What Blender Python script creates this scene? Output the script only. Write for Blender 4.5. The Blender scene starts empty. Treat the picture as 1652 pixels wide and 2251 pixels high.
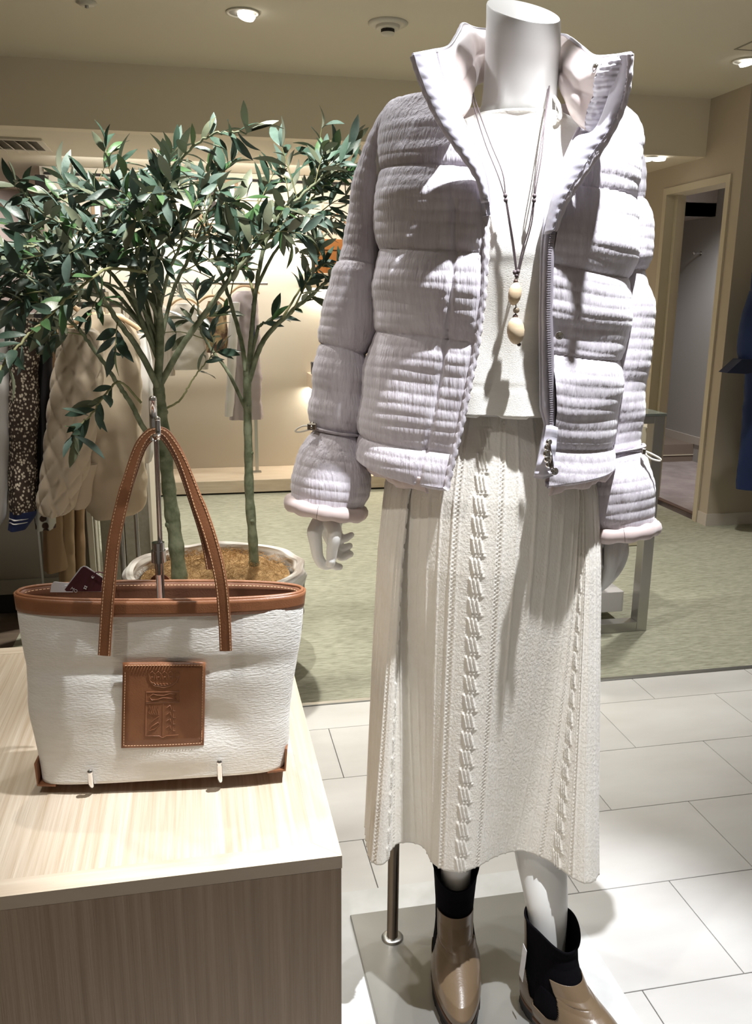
import bpy, bmesh, math, random
import numpy as np
from mathutils import Matrix, Vector, noise as mnoise
C = bpy.context.scene.collection
sc = bpy.context.scene
rnd = random.Random(7)
PI = math.pi

# ------------------------------------------------------------------ camera
F, PIT, ROL, YAW, CAMH = 1891.2, 0.24404, 0.008925, 0.204826, 1.34
cp, sp = math.cos(PIT), math.sin(PIT)
cr, sr = math.cos(ROL), math.sin(ROL)
_r = np.array([1, 0, 0.]); _u = np.array([0, sp, cp]); _f = np.array([0, cp, -sp])
_R = cr*_r + sr*_u; _U = -sr*_r + cr*_u
cy, sy = math.cos(YAW), math.sin(YAW)
G = np.array([[cy, sy, 0], [-sy, cy, 0], [0, 0, 1.]])
CR, CU, CF = G@_R, G@_U, G@_f
cam = bpy.data.objects.new('camera', bpy.data.cameras.new('camera'))
C.objects.link(cam)
cam.data.sensor_fit = 'HORIZONTAL'; cam.data.sensor_width = 36
cam.data.lens = F/1652*36
cam.data.clip_start = .05
cam.matrix_world = Matrix(((CR[0], CU[0], -CF[0], 0), (CR[1], CU[1], -CF[1], 0), (CR[2], CU[2], -CF[2], CAMH), (0, 0, 0, 1)))
sc.camera = cam

# ------------------------------------------------------------------ light and exposure
sc.view_settings.view_transform = 'Standard'
sc.view_settings.look = 'None'
sc.view_settings.exposure = 0.0
sc.view_settings.gamma = 1
sc.view_settings.use_curve_mapping = False
W_ = bpy.data.worlds.new('world'); sc.world = W_; W_.use_nodes = True
bg = W_.node_tree.nodes['Background']
bg.inputs[0].default_value = (1.0, .87, .74, 1); bg.inputs[1].default_value = .12

def spot(name, loc, target, power, size=70, blend=.35, rad=.03, col=(1, .97, .92)):
    l = bpy.data.lights.new(name, 'SPOT'); l.energy = power; l.spot_size = math.radians(size)
    l.spot_blend = blend; l.shadow_soft_size = rad; l.color = col
    o = bpy.data.objects.new(name, l); C.objects.link(o); o.location = loc
    d = Vector(target)-Vector(loc); o.rotation_euler = d.to_track_quat('-Z', 'Y').to_euler()
    return o
def area(name, loc, target, power, sx, sy_, col=(1, .95, .88)):
    l = bpy.data.lights.new(name, 'AREA'); l.energy = power; l.shape = 'RECTANGLE'; l.size = sx; l.size_y = sy_; l.color = col
    o = bpy.data.objects.new(name, l); C.objects.link(o); o.location = loc
    d = Vector(target)-Vector(loc); o.rotation_euler = d.to_track_quat('-Z', 'Y').to_euler()
    return o
COOL = (.97, .975, 1.0)
spot('spot_key', (.615, .965, 2.46), (.445, 1.09, .90), 270, 46, .5, .014, (.95, .965, 1.0))
spot('spot_back_right', (1.0, 1.95, 2.46), (.52, 1.40, 1.3), 46, 44, .5, .025, COOL)
spot('spot_back_left', (.08, 1.85, 2.46), (.42, 1.38, 1.3), 40, 44, .5, .025, COOL)
spot('spot_table', (-.50, .70, 2.46), (-.10, 1.2, .78), 32, 52, .5, .02, (1, .96, .9))
spot('spot_table_back', (-.22, 1.72, 2.46), (-.15, 1.25, .7), 34, 55, .5, .02, (1, .95, .87))
spot('spot_floor_right', (1.9, 1.7, 2.46), (1.3, 1.6, 0), 34, 95, .8, .05, COOL)
spot('spot_carpet', (2.3, 3.6, 2.46), (2.2, 3.5, 0), 150, 80, .8, .05, (1, .97, .9))
spot('spot_tree', (.1, 2.3, 2.46), (.1, 2.8, .8), 130, 90, .6, .03, (1, .97, .9))
spot('spot_carpet_left', (.25, 4.0, 2.44), (.3, 4.0, 0), 230, 100, .8, .05, (1, .97, .88))

# ------------------------------------------------------------------ mesh helpers
def ray(x, y):
    return CR*((x-826)/F) - CU*((y-1125.5)/F) + CF
def onz(x, y, z):
    d = ray(x, y); t = (z-CAMH)/d[2]; return np.array([d[0]*t, d[1]*t, z])
def ony(x, y, Y):
    d = ray(x, y); t = Y/d[1]; return np.array([d[0]*t, Y, CAMH+d[2]*t])
def onx(x, y, X):
    d = ray(x, y); t = X/d[0]; return np.array([X, d[1]*t, CAMH+d[2]*t])
class Frame:
    def __init__(s, o, u):
        s.o = np.array(o, float); s.u = np.array(u, float)/np.hypot(*u); s.w = np.array([s.u[1], -s.u[0]])
    def loc(s, px, py, w):
        d = ray(px, py); t = (s.o@s.w+w)/(d[:2]@s.w); p = d*t
        return np.array([(p[:2]-s.o)@s.u, w, p[2]+CAMH])
    def world(s, q):
        q = np.asarray(q, float); out = np.empty(q.shape)
        out[..., :2] = s.o + q[..., 0:1]*s.u + q[..., 1:2]*s.w; out[..., 2] = q[..., 2]
        return out
    def pt(s, px, py, w): return s.world(s.loc(px, py, w))
BODY = Frame((.50, 1.40), (.942, -.335))

def interp(pts, x):
    a = sorted(pts); return np.interp(x, [p[0] for p in a], [p[1] for p in a])
def smooth_path(pts, n):
    p = np.array(pts, float); m = len(p)
    q = np.vstack([2*p[0]-p[1], p, 2*p[-1]-p[-2]])
    t = np.linspace(0, m-1, n); i = np.minimum(t.astype(int), m-2); f = (t-i)[:, None]
    a, b, c, d = q[i], q[i+1], q[i+2], q[i+3]
    return .5*(2*b+(c-a)*f+(2*a-5*b+4*c-d)*f*f+(3*b-a-3*c+d)*f**3)

def link(name, me, m, parent=None, loc=None):
    if m is not None:
        for mm in (m if isinstance(m, (list, tuple)) else [m]): me.materials.append(mm)
    o = bpy.data.objects.new(name, me); C.objects.link(o)
    if parent is not None: o.parent = parent
    if loc is not None: o.location = loc
    return o
def origin_of(parent):
    v = Vector((0, 0, 0)); p = parent
    while p is not None: v = v + p.location; p = p.parent
    return np.array(v)
def obj(name, V, faces, m, parent=None, smooth=True, uv=None):
    """world-space vertices -> one mesh object, local to its parent"""
    V = np.asarray(V, float).reshape(-1, 3)
    if parent is None: off = np.array([V[:, 0].mean(), V[:, 1].mean(), V[:, 2].min()]); 
    else: off = origin_of(parent)
    me = bpy.data.meshes.new(name)
    me.from_pydata((V-off).tolist(), [], faces if isinstance(faces, list) else faces.tolist())
    if smooth: me.polygons.foreach_set('use_smooth', [True]*len(me.polygons))
    if uv is not None:
        l = me.uv_layers.new(name='uv'); vi = np.empty(len(me.loops), int); me.loops.foreach_get('vertex_index', vi)
        l.data.foreach_set('uv', np.asarray(uv, float).reshape(-1, 2)[vi].ravel())
    me.update()
    o = link(name, me, m, parent)
    if parent is None: o.location = off
    return o
def gfaces(nu, nv, cu=False, cv=False, flip=False):
    i = np.arange(nu if cu else nu-1); j = np.arange(nv if cv else nv-1)
    I, J = np.meshgrid(i, j, indexing='ij'); I2, J2 = (I+1) % nu, (J+1) % nv
    f = np.stack([I*nv+J, I2*nv+J, I2*nv+J2, I*nv+J2], -1).reshape(-1, 4)
    return f[:, ::-1] if flip else f
def grid(name, P, m, parent=None, cu=False, cv=False, flip=False, uv=None, thick=0, smooth=True):
    nu, nv = P.shape[:2]
    o = obj(name, P.reshape(-1, 3), gfaces(nu, nv, cu, cv, flip), m, parent, smooth, uv)
    if thick:
        s = o.modifiers.new('thickness', 'SOLIDIFY'); s.thickness = thick; s.offset = -1 if not flip else 1
    return o
def gnormal(P):
    du = np.gradient(P, axis=0); dv = np.gradient(P, axis=1); n = np.cross(du, dv)
    return n/np.maximum(np.linalg.norm(n, axis=-1, keepdims=True), 1e-9)
class MB:
    def __init__(s): s.v = []; s.f = []; s.n = 0
    def add(s, V, Fc):
        V = np.asarray(V, float).reshape(-1, 3); s.v.append(V)
        s.f += [[int(k)+s.n for k in f] for f in Fc]; s.n += len(V); return s
    def box(s, lo, hi, M=None, b=0):
        x0, y0, z0 = lo; x1, y1, z1 = hi
        if b <= 0:
            V = np.array([(x, y, z) for x in (x0, x1) for y in (y0, y1) for z in (z0, z1)])
            Fc = [(0, 1, 3, 2), (4, 6, 7, 5), (0, 4, 5, 1), (2, 3, 7, 6), (0, 2, 6, 4), (1, 5, 7, 3)]
        else:
            V = []; idx = {}
            for sx in (0, 1):
                for s_y in (0, 1):
                    for sz in (0, 1):
                        for ax in range(3):
                            p = [x0 if sx == 0 else x1, y0 if s_y == 0 else y1, z0 if sz == 0 else z1]
                            for k, sg in enumerate((sx, s_y, sz)):
                                if k != ax: p[k] += b if sg == 0 else -b
                            idx[(sx, s_y, sz, ax)] = len(V); V.append(p)
            Fc = []
            I = idx
            for sg in (0, 1):
                q = [(sg, a, c) for a, c in ((0, 0), (1, 0), (1, 1), (0, 1))]
                Fc.append([I[k+(0,)] for k in (q if sg else q[::-1])])
                q = [(a, sg, c) for a, c in ((0, 0), (0, 1), (1, 1), (1, 0))]
                Fc.append([I[k+(1,)] for k in (q if sg else q[::-1])])
                q = [(a, c, sg) for a, c in ((0, 0), (1, 0), (1, 1), (0, 1))]
                Fc.append([I[k+(2,)] for k in (q if sg else q[::-1])])
            for a in (0, 1):
                for c in (0, 1):
                    def ed(k0, k1, ax1, ax2, fl):
                        f = [I[k0+(ax1,)], I[k1+(ax1,)], I[k1+(ax2,)], I[k0+(ax2,)]]
                        Fc.append(f if fl else f[::-1])
                    ed((0, a, c), (1, a, c), 1, 2, a != c)
                    ed((a, 0, c), (a, 1, c), 2, 0, a != c)
                    ed((a, c, 0), (a, c, 1), 0, 1, a != c)
                    for e in (0, 1):
                        f = [I[(a, c, e, k)] for k in range(3)]; Fc.append(f if (a+c+e) % 2 else f[::-1])
            V = np.array(V)
        if M is not None: V = V@np.array(M)[:3, :3].T+np.array(M)[:3, 3]
        return s.add(V, Fc)
    def tube(s, pts, r, n=8, caps=True, sx=1.):
        p = np.asarray(pts, float); m = len(p); r = np.broadcast_to(np.asarray(r, float), (m,))
        t = np.gradient(p, axis=0); t /= np.maximum(np.linalg.norm(t, axis=1, keepdims=True), 1e-9)
        a = np.array([0, 0, 1.]) if abs(t[0][2]) < .9 else np.array([1., 0, 0])
        V = []; nrm = np.cross(t[0], a); nrm /= np.linalg.norm(nrm)
        ang = np.linspace(0, 2*PI, n, endpoint=False)
        for i in range(m):
            nrm = nrm-t[i]*(nrm@t[i]); nrm /= np.linalg.norm(nrm); b = np.cross(t[i], nrm)
            V.append(p[i]+r[i]*(np.cos(ang)[:, None]*nrm+sx*np.sin(ang)[:, None]*b))
        Fc = gfaces(m, n, False, True, True).tolist()
        if caps: Fc += [list(range(n)), list(range((m-1)*n, m*n))[::-1]]
        return s.add(np.array(V), Fc)
    def lathe(s, prof, c, n=32, caps=False, ax=None):
        ang = np.linspace(0, 2*PI, n, endpoint=False)
        V = np.array([[(r*math.cos(a), r*math.sin(a), z) for a in ang] for r, z in prof])
        if ax is not None: V = V@np.array(Vector((0, 0, 1)).rotation_difference(Vector(ax)).to_matrix()).T
        V = V+np.array(c)
        Fc = gfaces(len(prof), n, False, True, True).tolist()
        if caps: Fc += [list(range(n)), list(range((len(prof)-1)*n, len(prof)*n))[::-1]]
        return s.add(V, Fc)
    def ball(s, c, r, n=12, m=8, R=None):
        r = np.broadcast_to(np.asarray(r, float), (3,))
        V = [[(math.sin(PI*j/m)*math.cos(2*PI*i/n), math.sin(PI*j/m)*math.sin(2*PI*i/n), -math.cos(PI*j/m)) for i in range(n)] for j in range(m+1)]
        V = np.array(V)*r
        if R is not None: V = V@np.array(R).T
        return s.add(V+np.array(c), gfaces(m+1, n, False, True, True).tolist())
    def build(s, name, m, parent=None, smooth=False, auto=None):
        V = np.vstack(s.v)
        o = obj(name, V, s.f, m, parent, smooth)
        if auto:
            o.data.set_sharp_from_angle(angle=math.radians(auto))
        return o
def thing(name, label, cat, loc=(0, 0, 0), group=None):
    o = bpy.data.objects.new(name, None); C.objects.link(o); o.location = [float(v) for v in loc]; o.empty_display_size = .05
    o['label'] = label; o['category'] = cat
    if group: o['group'] = group
    return o
def tag(o, label, cat, group=None):
    o['label'] = label; o['category'] = cat
    if group: o['group'] = group
    return o
def struct(o): o['kind'] = 'structure'; return o
def stuff(o): o['kind'] = 'stuff'; return o
def vnoise(P, s, seed=0):
    f = P.reshape(-1, 3)*s+seed
    return np.array([mnoise.noise(Vector(q)) for q in f]).reshape(P.shape[:-1])

# ------------------------------------------------------------------ materials
def M(name, col, rough=.6, metal=0, col2=None, ns=8, st=(1, 1, 1), bump=0, bs=60, bst=None, spec=.5, kind='noise', lo=.35, hi=.65,
      coat=0, sheen=0, sss=0, trans=0, detail=4, rnd_v=0, uv=False, alpha=1, dist=0):
    m = bpy.data.materials.new(name); m.use_nodes = True; nt = m.node_tree; N = nt.nodes; L = nt.links
    b = N['Principled BSDF']
    b.inputs['Base Color'].default_value = (*col, 1); b.inputs['Roughness'].default_value = rough; b.inputs['Metallic'].default_value = metal
    b.inputs['Specular IOR Level'].default_value = spec; b.inputs['Coat Weight'].default_value = coat; b.inputs['Sheen Weight'].default_value = sheen
    b.inputs['Transmission Weight'].default_value = trans
    if sss: b.inputs['Subsurface Weight'].default_value = sss; b.inputs['Subsurface Radius'].default_value = (.02, .015, .01)
    tc = N.new('ShaderNodeTexCoord'); src = tc.outputs['UV' if uv else 'Object']
    def tex(scale, stretch, k):
        mp = N.new('ShaderNodeMapping'); mp.inputs['Scale'].default_value = stretch; L.new(src, mp.inputs[0])
        if k == 'wave':
            t = N.new('ShaderNodeTexWave'); t.inputs['Scale'].default_value = scale; t.inputs['Distortion'].default_value = dist or 3
            t.inputs['Detail'].default_value = 3; t.inputs['Detail Scale'].default_value = 1.5
        elif k == 'voronoi':
            t = N.new('ShaderNodeTexVoronoi'); t.inputs['Scale'].default_value = scale
        else:
            t = N.new('ShaderNodeTexNoise'); t.inputs['Scale'].default_value = scale; t.inputs['Detail'].default_value = detail
            if dist: t.inputs['Distortion'].default_value = dist
        L.new(mp.outputs[0], t.inputs['Vector'])
        return t.outputs['Distance'] if k == 'voronoi' else (t.outputs['Color'] if k == 'wave' else t.outputs[0])
    colsock = None
    if col2 is not None:
        t = tex(ns, st, kind); rp = N.new('ShaderNodeValToRGB'); rp.color_ramp.elements[0].position = lo; rp.color_ramp.elements[1].position = hi
        rp.color_ramp.elements[0].color = (*col, 1); rp.color_ramp.elements[1].color = (*col2, 1)
        L.new(t, rp.inputs[0]); colsock = rp.outputs[0]
    if rnd_v:
        oi = N.new('ShaderNodeObjectInfo'); hs = N.new('ShaderNodeHueSaturation')
        mr = N.new('ShaderNodeMapRange'); mr.inputs[3].default_value = 1-rnd_v; mr.inputs[4].default_value = 1+rnd_v
        L.new(oi.outputs['Random'], mr.inputs[0]); L.new(mr.outputs[0], hs.inputs['Value'])
        if colsock is None: hs.inputs['Color'].default_value = (*col, 1)
        else: L.new(colsock, hs.inputs['Color'])
        colsock = hs.outputs[0]
    if colsock is not None: L.new(colsock, b.inputs['Base Color'])
    if bump:
        t = tex(bs, bst or st, 'noise'); bp = N.new('ShaderNodeBump'); bp.inputs['Strength'].default_value = min(1, bump); bp.inputs['Distance'].default_value = .003
        L.new(t, bp.inputs['Height']); L.new(bp.outputs[0], b.inputs['Normal'])
    if alpha < 1: b.inputs['Alpha'].default_value = alpha
    return m
def emit(name, col, s):
    m = bpy.data.materials.new(name); m.use_nodes = True; b = m.node_tree.nodes['Principled BSDF']
    b.inputs['Base Color'].default_value = (*col, 1); b.inputs['Emission Color'].default_value = (*col, 1); b.inputs['Emission Strength'].default_value = s
    return m
m_tile = M('pale_vinyl_tile', (.60, .585, .565), .33, col2=(.74, .735, .72), ns=2.2, st=(1, 2.6, 1), lo=.3, hi=.7, rnd_v=.03, detail=7, bump=.06, bs=40)
m_grout = M('tile_joint', (.30, .28, .26), .8)
m_carpet = M('sage_carpet', (.29, .29, .215), .95, col2=(.50, .50, .40), ns=26, st=(1, 5, 1), lo=.3, hi=.72, bump=.6, bs=160, detail=6)
m_purple = M('mauve_carpet', (.26, .215, .21), .95, col2=(.34, .29, .28), ns=8, bump=.4, bs=200)
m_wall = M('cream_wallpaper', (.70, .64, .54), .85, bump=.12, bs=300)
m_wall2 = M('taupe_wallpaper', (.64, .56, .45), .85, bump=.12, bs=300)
m_ceil = M('ceiling_paint', (.76, .71, .60), .9, bump=.06, bs=200)
m_trim = M('painted_trim', (.60, .54, .42), .5)
m_base = M('pale_skirting', (.62, .57, .52), .6)
m_dark = M('dark_gap', (.015, .012, .01), .8)
m_steel = M('brushed_steel', (.50, .50, .48), .33, 1, bump=.05, bs=80, bst=(1, 1, 30))
m_chrome = M('chrome', (.80, .80, .82), .08, 1)
m_darkchrome = M('dark_chrome', (.30, .28, .27), .2, 1)
m_polesteel = M('satin_pole_steel', (.33, .30, .27), .28, 1)
m_plate = M('steel_base_plate', (.40, .395, .37), .3, .55, bump=.05, bs=6, col2=(.46, .455, .43), ns=5)
m_white_sheet = M('white_sheet', (.66, .67, .66), .45, col2=(.74, .75, .75), ns=14)
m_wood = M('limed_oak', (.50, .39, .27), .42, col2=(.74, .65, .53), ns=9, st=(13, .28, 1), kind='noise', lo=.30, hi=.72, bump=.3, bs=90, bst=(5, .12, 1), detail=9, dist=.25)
m_wood_shaded = M('limed_oak_front_shaded', (.35, .25, .165), .45, col2=(.50, .385, .27), ns=9, st=(13, 13, .28), kind='noise', lo=.30, hi=.72, bump=.3, bs=90, bst=(5, 5, .12), detail=9, dist=.25)  # same oak as the top, darkened in colour for the unlit front face
m_oakshelf = M('pale_oak', (.62, .50, .37), .5, col2=(.70, .59, .46), ns=6, st=(1, 9, 9), bump=.05)

# ------------------------------------------------------------------ the setting
CZ, LZ = 2.49, 2.17
fl = struct(MB().box((-3, -2, -.08), (5.2, 2.66, -.008)).build('floor', m_grout))
tw, td = .4565, .2955
rows = [2.483-.2955*k for k in range(0, 15)]
tile_me = None
def tile_obj(x0, x1, y0, y1):
    g = .0011
    o = MB().box((x0+g, y0+g, -.0075), (x1-g, y1-g, 0), b=.0008).build('floor_tile', m_tile, fl)
    return o
for k in range(-1, 11):
    y1 = 2.483-.2955*k; y0 = y1-td
    if k == -1: y1, y0 = 2.648, 2.483
    off = 1.296*1.34 - .2285*k
    i0 = math.floor((-1.1-off)/tw)
    x = off+i0*tw
    while x < 3.6:
        tile_obj(x, x+tw, y0, y1); x += tw
struct(MB().box((-.75, 2.672, -.06), (3.02, 9, 0)).box((3.02, 2.672, -.06), (5.2, 4.60, 0)).build('floor_carpet', m_carpet))
m_brownfloor = M('brown_wood_floor', (.13, .095, .07), .35, col2=(.19, .145, .11), ns=4, st=(1, 6, 1))
struct(MB().box((-3, 2.672, -.06), (-.75, 9, -.001)).build('floor_wood', m_brownfloor))
struct(MB().box((-3, 2.65, -.06), (5.2, 2.672, .003), b=.002).build('trim_1', m_steel))
struct(MB().box((-3, -2, CZ), (5.2, 4.98, CZ+.1)).build('ceiling', m_ceil))
# dropped beam and the lower ceiling behind it
struct(MB().box((-3, 4.98, LZ), (3.02, 5.08, CZ+.1)).build('wall_beam', M('beam_paint_lit', (.82, .75, .62), .85)))  # lighter than the walls: light falling on the beam is put into its colour
struct(MB().box((-3, 5.08, LZ), (3.02, 9.0, LZ+.1)).build('ceiling_low', m_ceil))
# back wall with cornice, grooved panels
bw_ = struct(MB().box((-.92, 6.43, 0), (3.02, 6.55, LZ)).box((-.97, 6.43, 0), (-.92, 7.9, LZ)).build('wall_back', m_wall))
MB().box((-.94, 6.405, 2.135), (3.02, 6.43, 2.16)).build('cornice', m_trim, bw_)
MB().box((-.94, 6.41, 2.118), (3.02, 6.43, 2.132)).build('shadow_line', m_dark, bw_)
for i, x in enumerate((-.92, .93, 2.0)):
    for (z0, z1) in ((.1, 1.985), (1.993, 2.112)):
        x1 = (.92, 1.99, 3.02)[i]
        MB().box((x+.004, 6.416, z0), (x1, 6.431, z1), b=.002).build('wall_panel', m_wall, bw_)
struct(MB().box((-3, 7.95, 0), (-.97, 8.05, LZ)).build('wall_far_left', M('pinkish_wall', (.66, .58, .54), .8)))
struct(MB().box((-3, 7.86, 2.02), (-.97, 7.95, 2.06)).build('trim_2', M('brown_rail', (.25, .17, .11), .5)))
struct(MB().box((-3.1, -2, 0), (-3, 9, CZ)).build('wall_left', m_wall2))
# right wall with the fitting-room doorway
RX = 3.019
DY0, DY1, DZ = 4.725, 5.374, 1.998
m_wallr = M('taupe_wallpaper_dimmed', (.50, .435, .35), .85, bump=.12, bs=300)  # darker copy of the taupe, dimmed in colour against the carpet spot
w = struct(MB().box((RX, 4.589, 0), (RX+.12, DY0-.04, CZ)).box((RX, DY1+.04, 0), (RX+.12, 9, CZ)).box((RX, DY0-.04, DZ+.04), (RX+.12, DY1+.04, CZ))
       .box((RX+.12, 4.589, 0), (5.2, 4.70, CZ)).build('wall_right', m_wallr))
MB().box((RX-.006, 4.583, 0), (5.2, 4.589, .075)).box((RX-.006, 4.589, 0), (RX, DY0-.045, .075)).build('skirting_board', m_base, w)
dr = struct(MB().box((RX-.012, DY0-.042, 0), (RX+.13, DY0, DZ)).box((RX-.012, DY1, 0), (RX+.13, DY1+.042, DZ)).box((RX-.012, DY0-.042, DZ), (RX+.13, DY1+.042, DZ+.042)).build('door_1', m_trim))
MB().box((RX+.05, DY1-.035, 0), (RX+.09, DY1, DZ)).build('door_leaf', m_trim, dr)
MB().box((RX-.016, DY1+.006, .93), (RX-.011, DY1+.034, 1.05)).build('strike_plate', m_steel, dr)
MB().box((RX-.0175, DY1+.013, .965), (RX-.0155, DY1+.027, 1.01)).build('latch_hole', m_dark, dr)
MB().box((RX+.07, 4.73, 0), (RX+.11, 5.37, .006)).build('threshold', M('threshold_brown', (.12, .07, .05), .5), dr)
fr = struct(MB().box((4.14, 4.70, 0), (4.24, 9, CZ)).build('wall_fitting_side', M('fitting_grey_wall', (.44, .43, .42), .85, bump=.1, bs=300)))
MB().box((4.133, 4.70, .15), (4.14, 9, .215)).build('skirting_board', m_base, fr)
struct(MB().box((RX+.12, 6.585, 0), (4.14, 9, .15)).build('floor_ledge', M('brown_ledge', (.21, .165, .13), .6)))
struct(MB().box((RX+.12, 6.578, .055), (4.14, 6.585, .062)).build('trim_3', m_trim))
struct(MB().box((RX+.12, 4.70, -.06), (4.2, 6.6, .001)).build('floor_fitting', m_purple))
struct(MB().box((RX+.12, 8.9, 0), (4.24, 9.0, CZ)).build('wall_fitting_back', m_wall2))
struct(MB().box((RX+.12, 6.6, 2.0), (4.14, 9, 2.1)).box((RX+.12, 4.70, 2.36), (4.14, 6.62, 2.44)).build('ceiling_fitting', M('fitting_ceiling_paint', (.52, .47, .45), .9)))
struct(MB().box((RX+.12, 6.6, 2.0), (4.14, 6.66, 2.44)).build('wall_fitting_header', M('fitting_header_paint', (.52, .47, .45), .9)))
hk = thing('coat_hook', 'small chrome hook on the grey fitting room wall', 'hook', onx(1550, 560, 4.14))
c = onx(1541, 557, 4.14); e = onx(1558, 557, 4.14)
MB().lathe([(.0, .0), (.016, .0), (.016, .006), (.0, .006)], c, 16, ax=(-1, 0, 0)).build('rosette', m_chrome, hk)
MB().tube([c, c+np.array([-.05, .0, .004]), c+np.array([-.085, -.03, .0])], .008, 8).ball(c+np.array([-.09, -.034, 0]), .013).build('peg', m_chrome, hk)
spot('spot_fitting', (3.75, 5.4, 2.3), (4.14, 5.9, .9), 140, 100, .7, .03, (1, .98, .97))

# left partition and post, back platform
m_part = M('grey_taupe_panel', (.20, .175, .14), .55, bump=.1, bs=200)
m_partd = M('taupe_fabric_panel', (.27, .245, .20), .85, col2=(.31, .28, .235), ns=60, bump=.3, bs=300)
w = struct(MB().box((-3, 3.72, .10), (-.482, 3.80, 1.15)).build('wall_low', m_part))
MB().box((-3, 3.712, .10), (-.482, 3.72, .165)).build('skirting_board', M('taupe_skirting', (.22, .20, .165), .5), w)
MB().box((-3, 3.76, 0), (-.5, 3.80, .10)).build('toe_kick', m_dark, w)  # near-black colour paints the toe kick's shadow
struct(MB().box((-.482, 3.69, 0), (-.455, 3.81, 1.25), b=.003).box((-.452, 3.70, 0), (-.447, 3.8, 1.25)).build('trim_4', M('cream_post', (.66, .62, .53), .5)))
struct(MB().box((-.446, 3.85, 0), (-.345, 3.90, 1.2), b=.002).box((-.342, 3.85, 0), (-.235, 3.90, 1.2), b=.002).build('wall_fin', m_partd))
struct(MB().box((-.235, 3.84, 0), (-.222, 4.4, 1.2)).build('trim_5', M('fin_edge_lit', (.70, .65, .57), .6)))  # pale colour stands in for light catching the fin's end
plat = thing('display_platform', 'long low pale wooden display platform along the back wall', 'platform', (.8, 6.1, 0))
MB().box((-.9, 5.93, .012), (2.9, 6.42, .10), b=.003).build('platform_body', m_oakshelf, plat)
MB().box((-.88, 5.95, 0), (2.88, 6.42, .012)).build('plinth', m_dark, plat)
area('shelf_wash', (.2, 5.85, 2.12), (.2, 6.43, 1.2), 20, 2.0, .05, (1, .96, .88))
spot('spot_rack', (-.55, 2.75, 2.44), (-.65, 3.3, .9), 60, 70, .7, .04, (1, .96, .88))
spot('spot_far_left', (-1.9, 7.2, 2.1), (-1.9, 7.95, 1.3), 40, 120, .8, .05, (1, .9, .86))

# ------------------------------------------------------------------ oak table under the bag
TX, TY0, TY1, TH = .153, .925, 1.692, .665
tb = thing('display_table', 'pale limed oak box table carrying the canvas tote bag', 'table', (-.45, 1.3, 0))
def mitre(mb, pts, z0, z1):
    n = len(pts); V = [(x, y, z0) for x, y in pts]+[(x, y, z1) for x, y in pts]
    F_ = [tuple(range(n))[::-1], tuple(range(n, 2*n))]+[(i, (i+1) % n, n+(i+1) % n, n+i) for i in range(n)]
    return mb.add(V, F_)
XL = -1.1; e_ = .014; g_ = .0006; bd = .032
MB().box((XL+.02, TY0+.02, .03), (TX-.02, TY1-.02, TH-.02)).build('core', m_wood_shaded, tb)
MB().box((XL+bd, TY0+bd, TH-.02), (TX-bd, TY1-bd, TH-.0004)).build('top_panel', m_wood, tb)
m_wood_y = M('limed_oak_edging', (.54, .43, .31), .42, col2=(.72, .62, .49), ns=5, st=(9, .35, 1), lo=.3, hi=.62, bump=.2, bs=60, bst=(9, .3, 1), detail=6, dist=.5)
m_wood_x = M('limed_oak_edging_across', (.54, .43, .31), .42, col2=(.72, .62, .49), ns=5, st=(.35, 9, 1), lo=.3, hi=.62, bump=.2, bs=60, bst=(.3, 9, 1), detail=6, dist=.5)
for nm, mt, pts in (('edging', m_wood_x, [(XL, TY0), (TX, TY0), (TX-bd, TY0+bd), (XL+bd, TY0+bd)]),
                    ('edging', m_wood_y, [(TX, TY0), (TX, TY1), (TX-bd, TY1-bd), (TX-bd, TY0+bd)]),
                    ('edging', m_wood_x, [(TX, TY1), (XL, TY1), (XL+bd, TY1-bd), (TX-bd, TY1-bd)]),
                    ('edging', m_wood_y, [(XL, TY1), (XL, TY0), (XL+bd, TY0+bd), (XL+bd, TY1-bd)])):
    c_ = np.mean(pts, 0); pts = [tuple(c_+(np.array(p)-c_)*.9996) for p in pts]
    mitre(MB(), pts, TH-.018, TH).build(nm, mt, tb)
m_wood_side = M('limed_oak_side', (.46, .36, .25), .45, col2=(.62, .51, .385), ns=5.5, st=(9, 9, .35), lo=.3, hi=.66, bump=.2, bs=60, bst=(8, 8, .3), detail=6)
MB().box((XL, TY0, .03), (TX-.001, TY0+.02, TH-.0185)).build('front_panel', m_wood_shaded, tb)
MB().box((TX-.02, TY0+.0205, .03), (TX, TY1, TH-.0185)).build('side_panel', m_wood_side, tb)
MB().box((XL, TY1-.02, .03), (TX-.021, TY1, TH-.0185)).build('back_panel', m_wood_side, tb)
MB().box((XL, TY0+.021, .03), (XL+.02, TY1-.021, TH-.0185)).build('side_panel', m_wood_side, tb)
MB().box((XL+.03, TY0+.03, 0), (TX-.03, TY1-.03, .03)).build('plinth', m_dark, tb)

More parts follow.
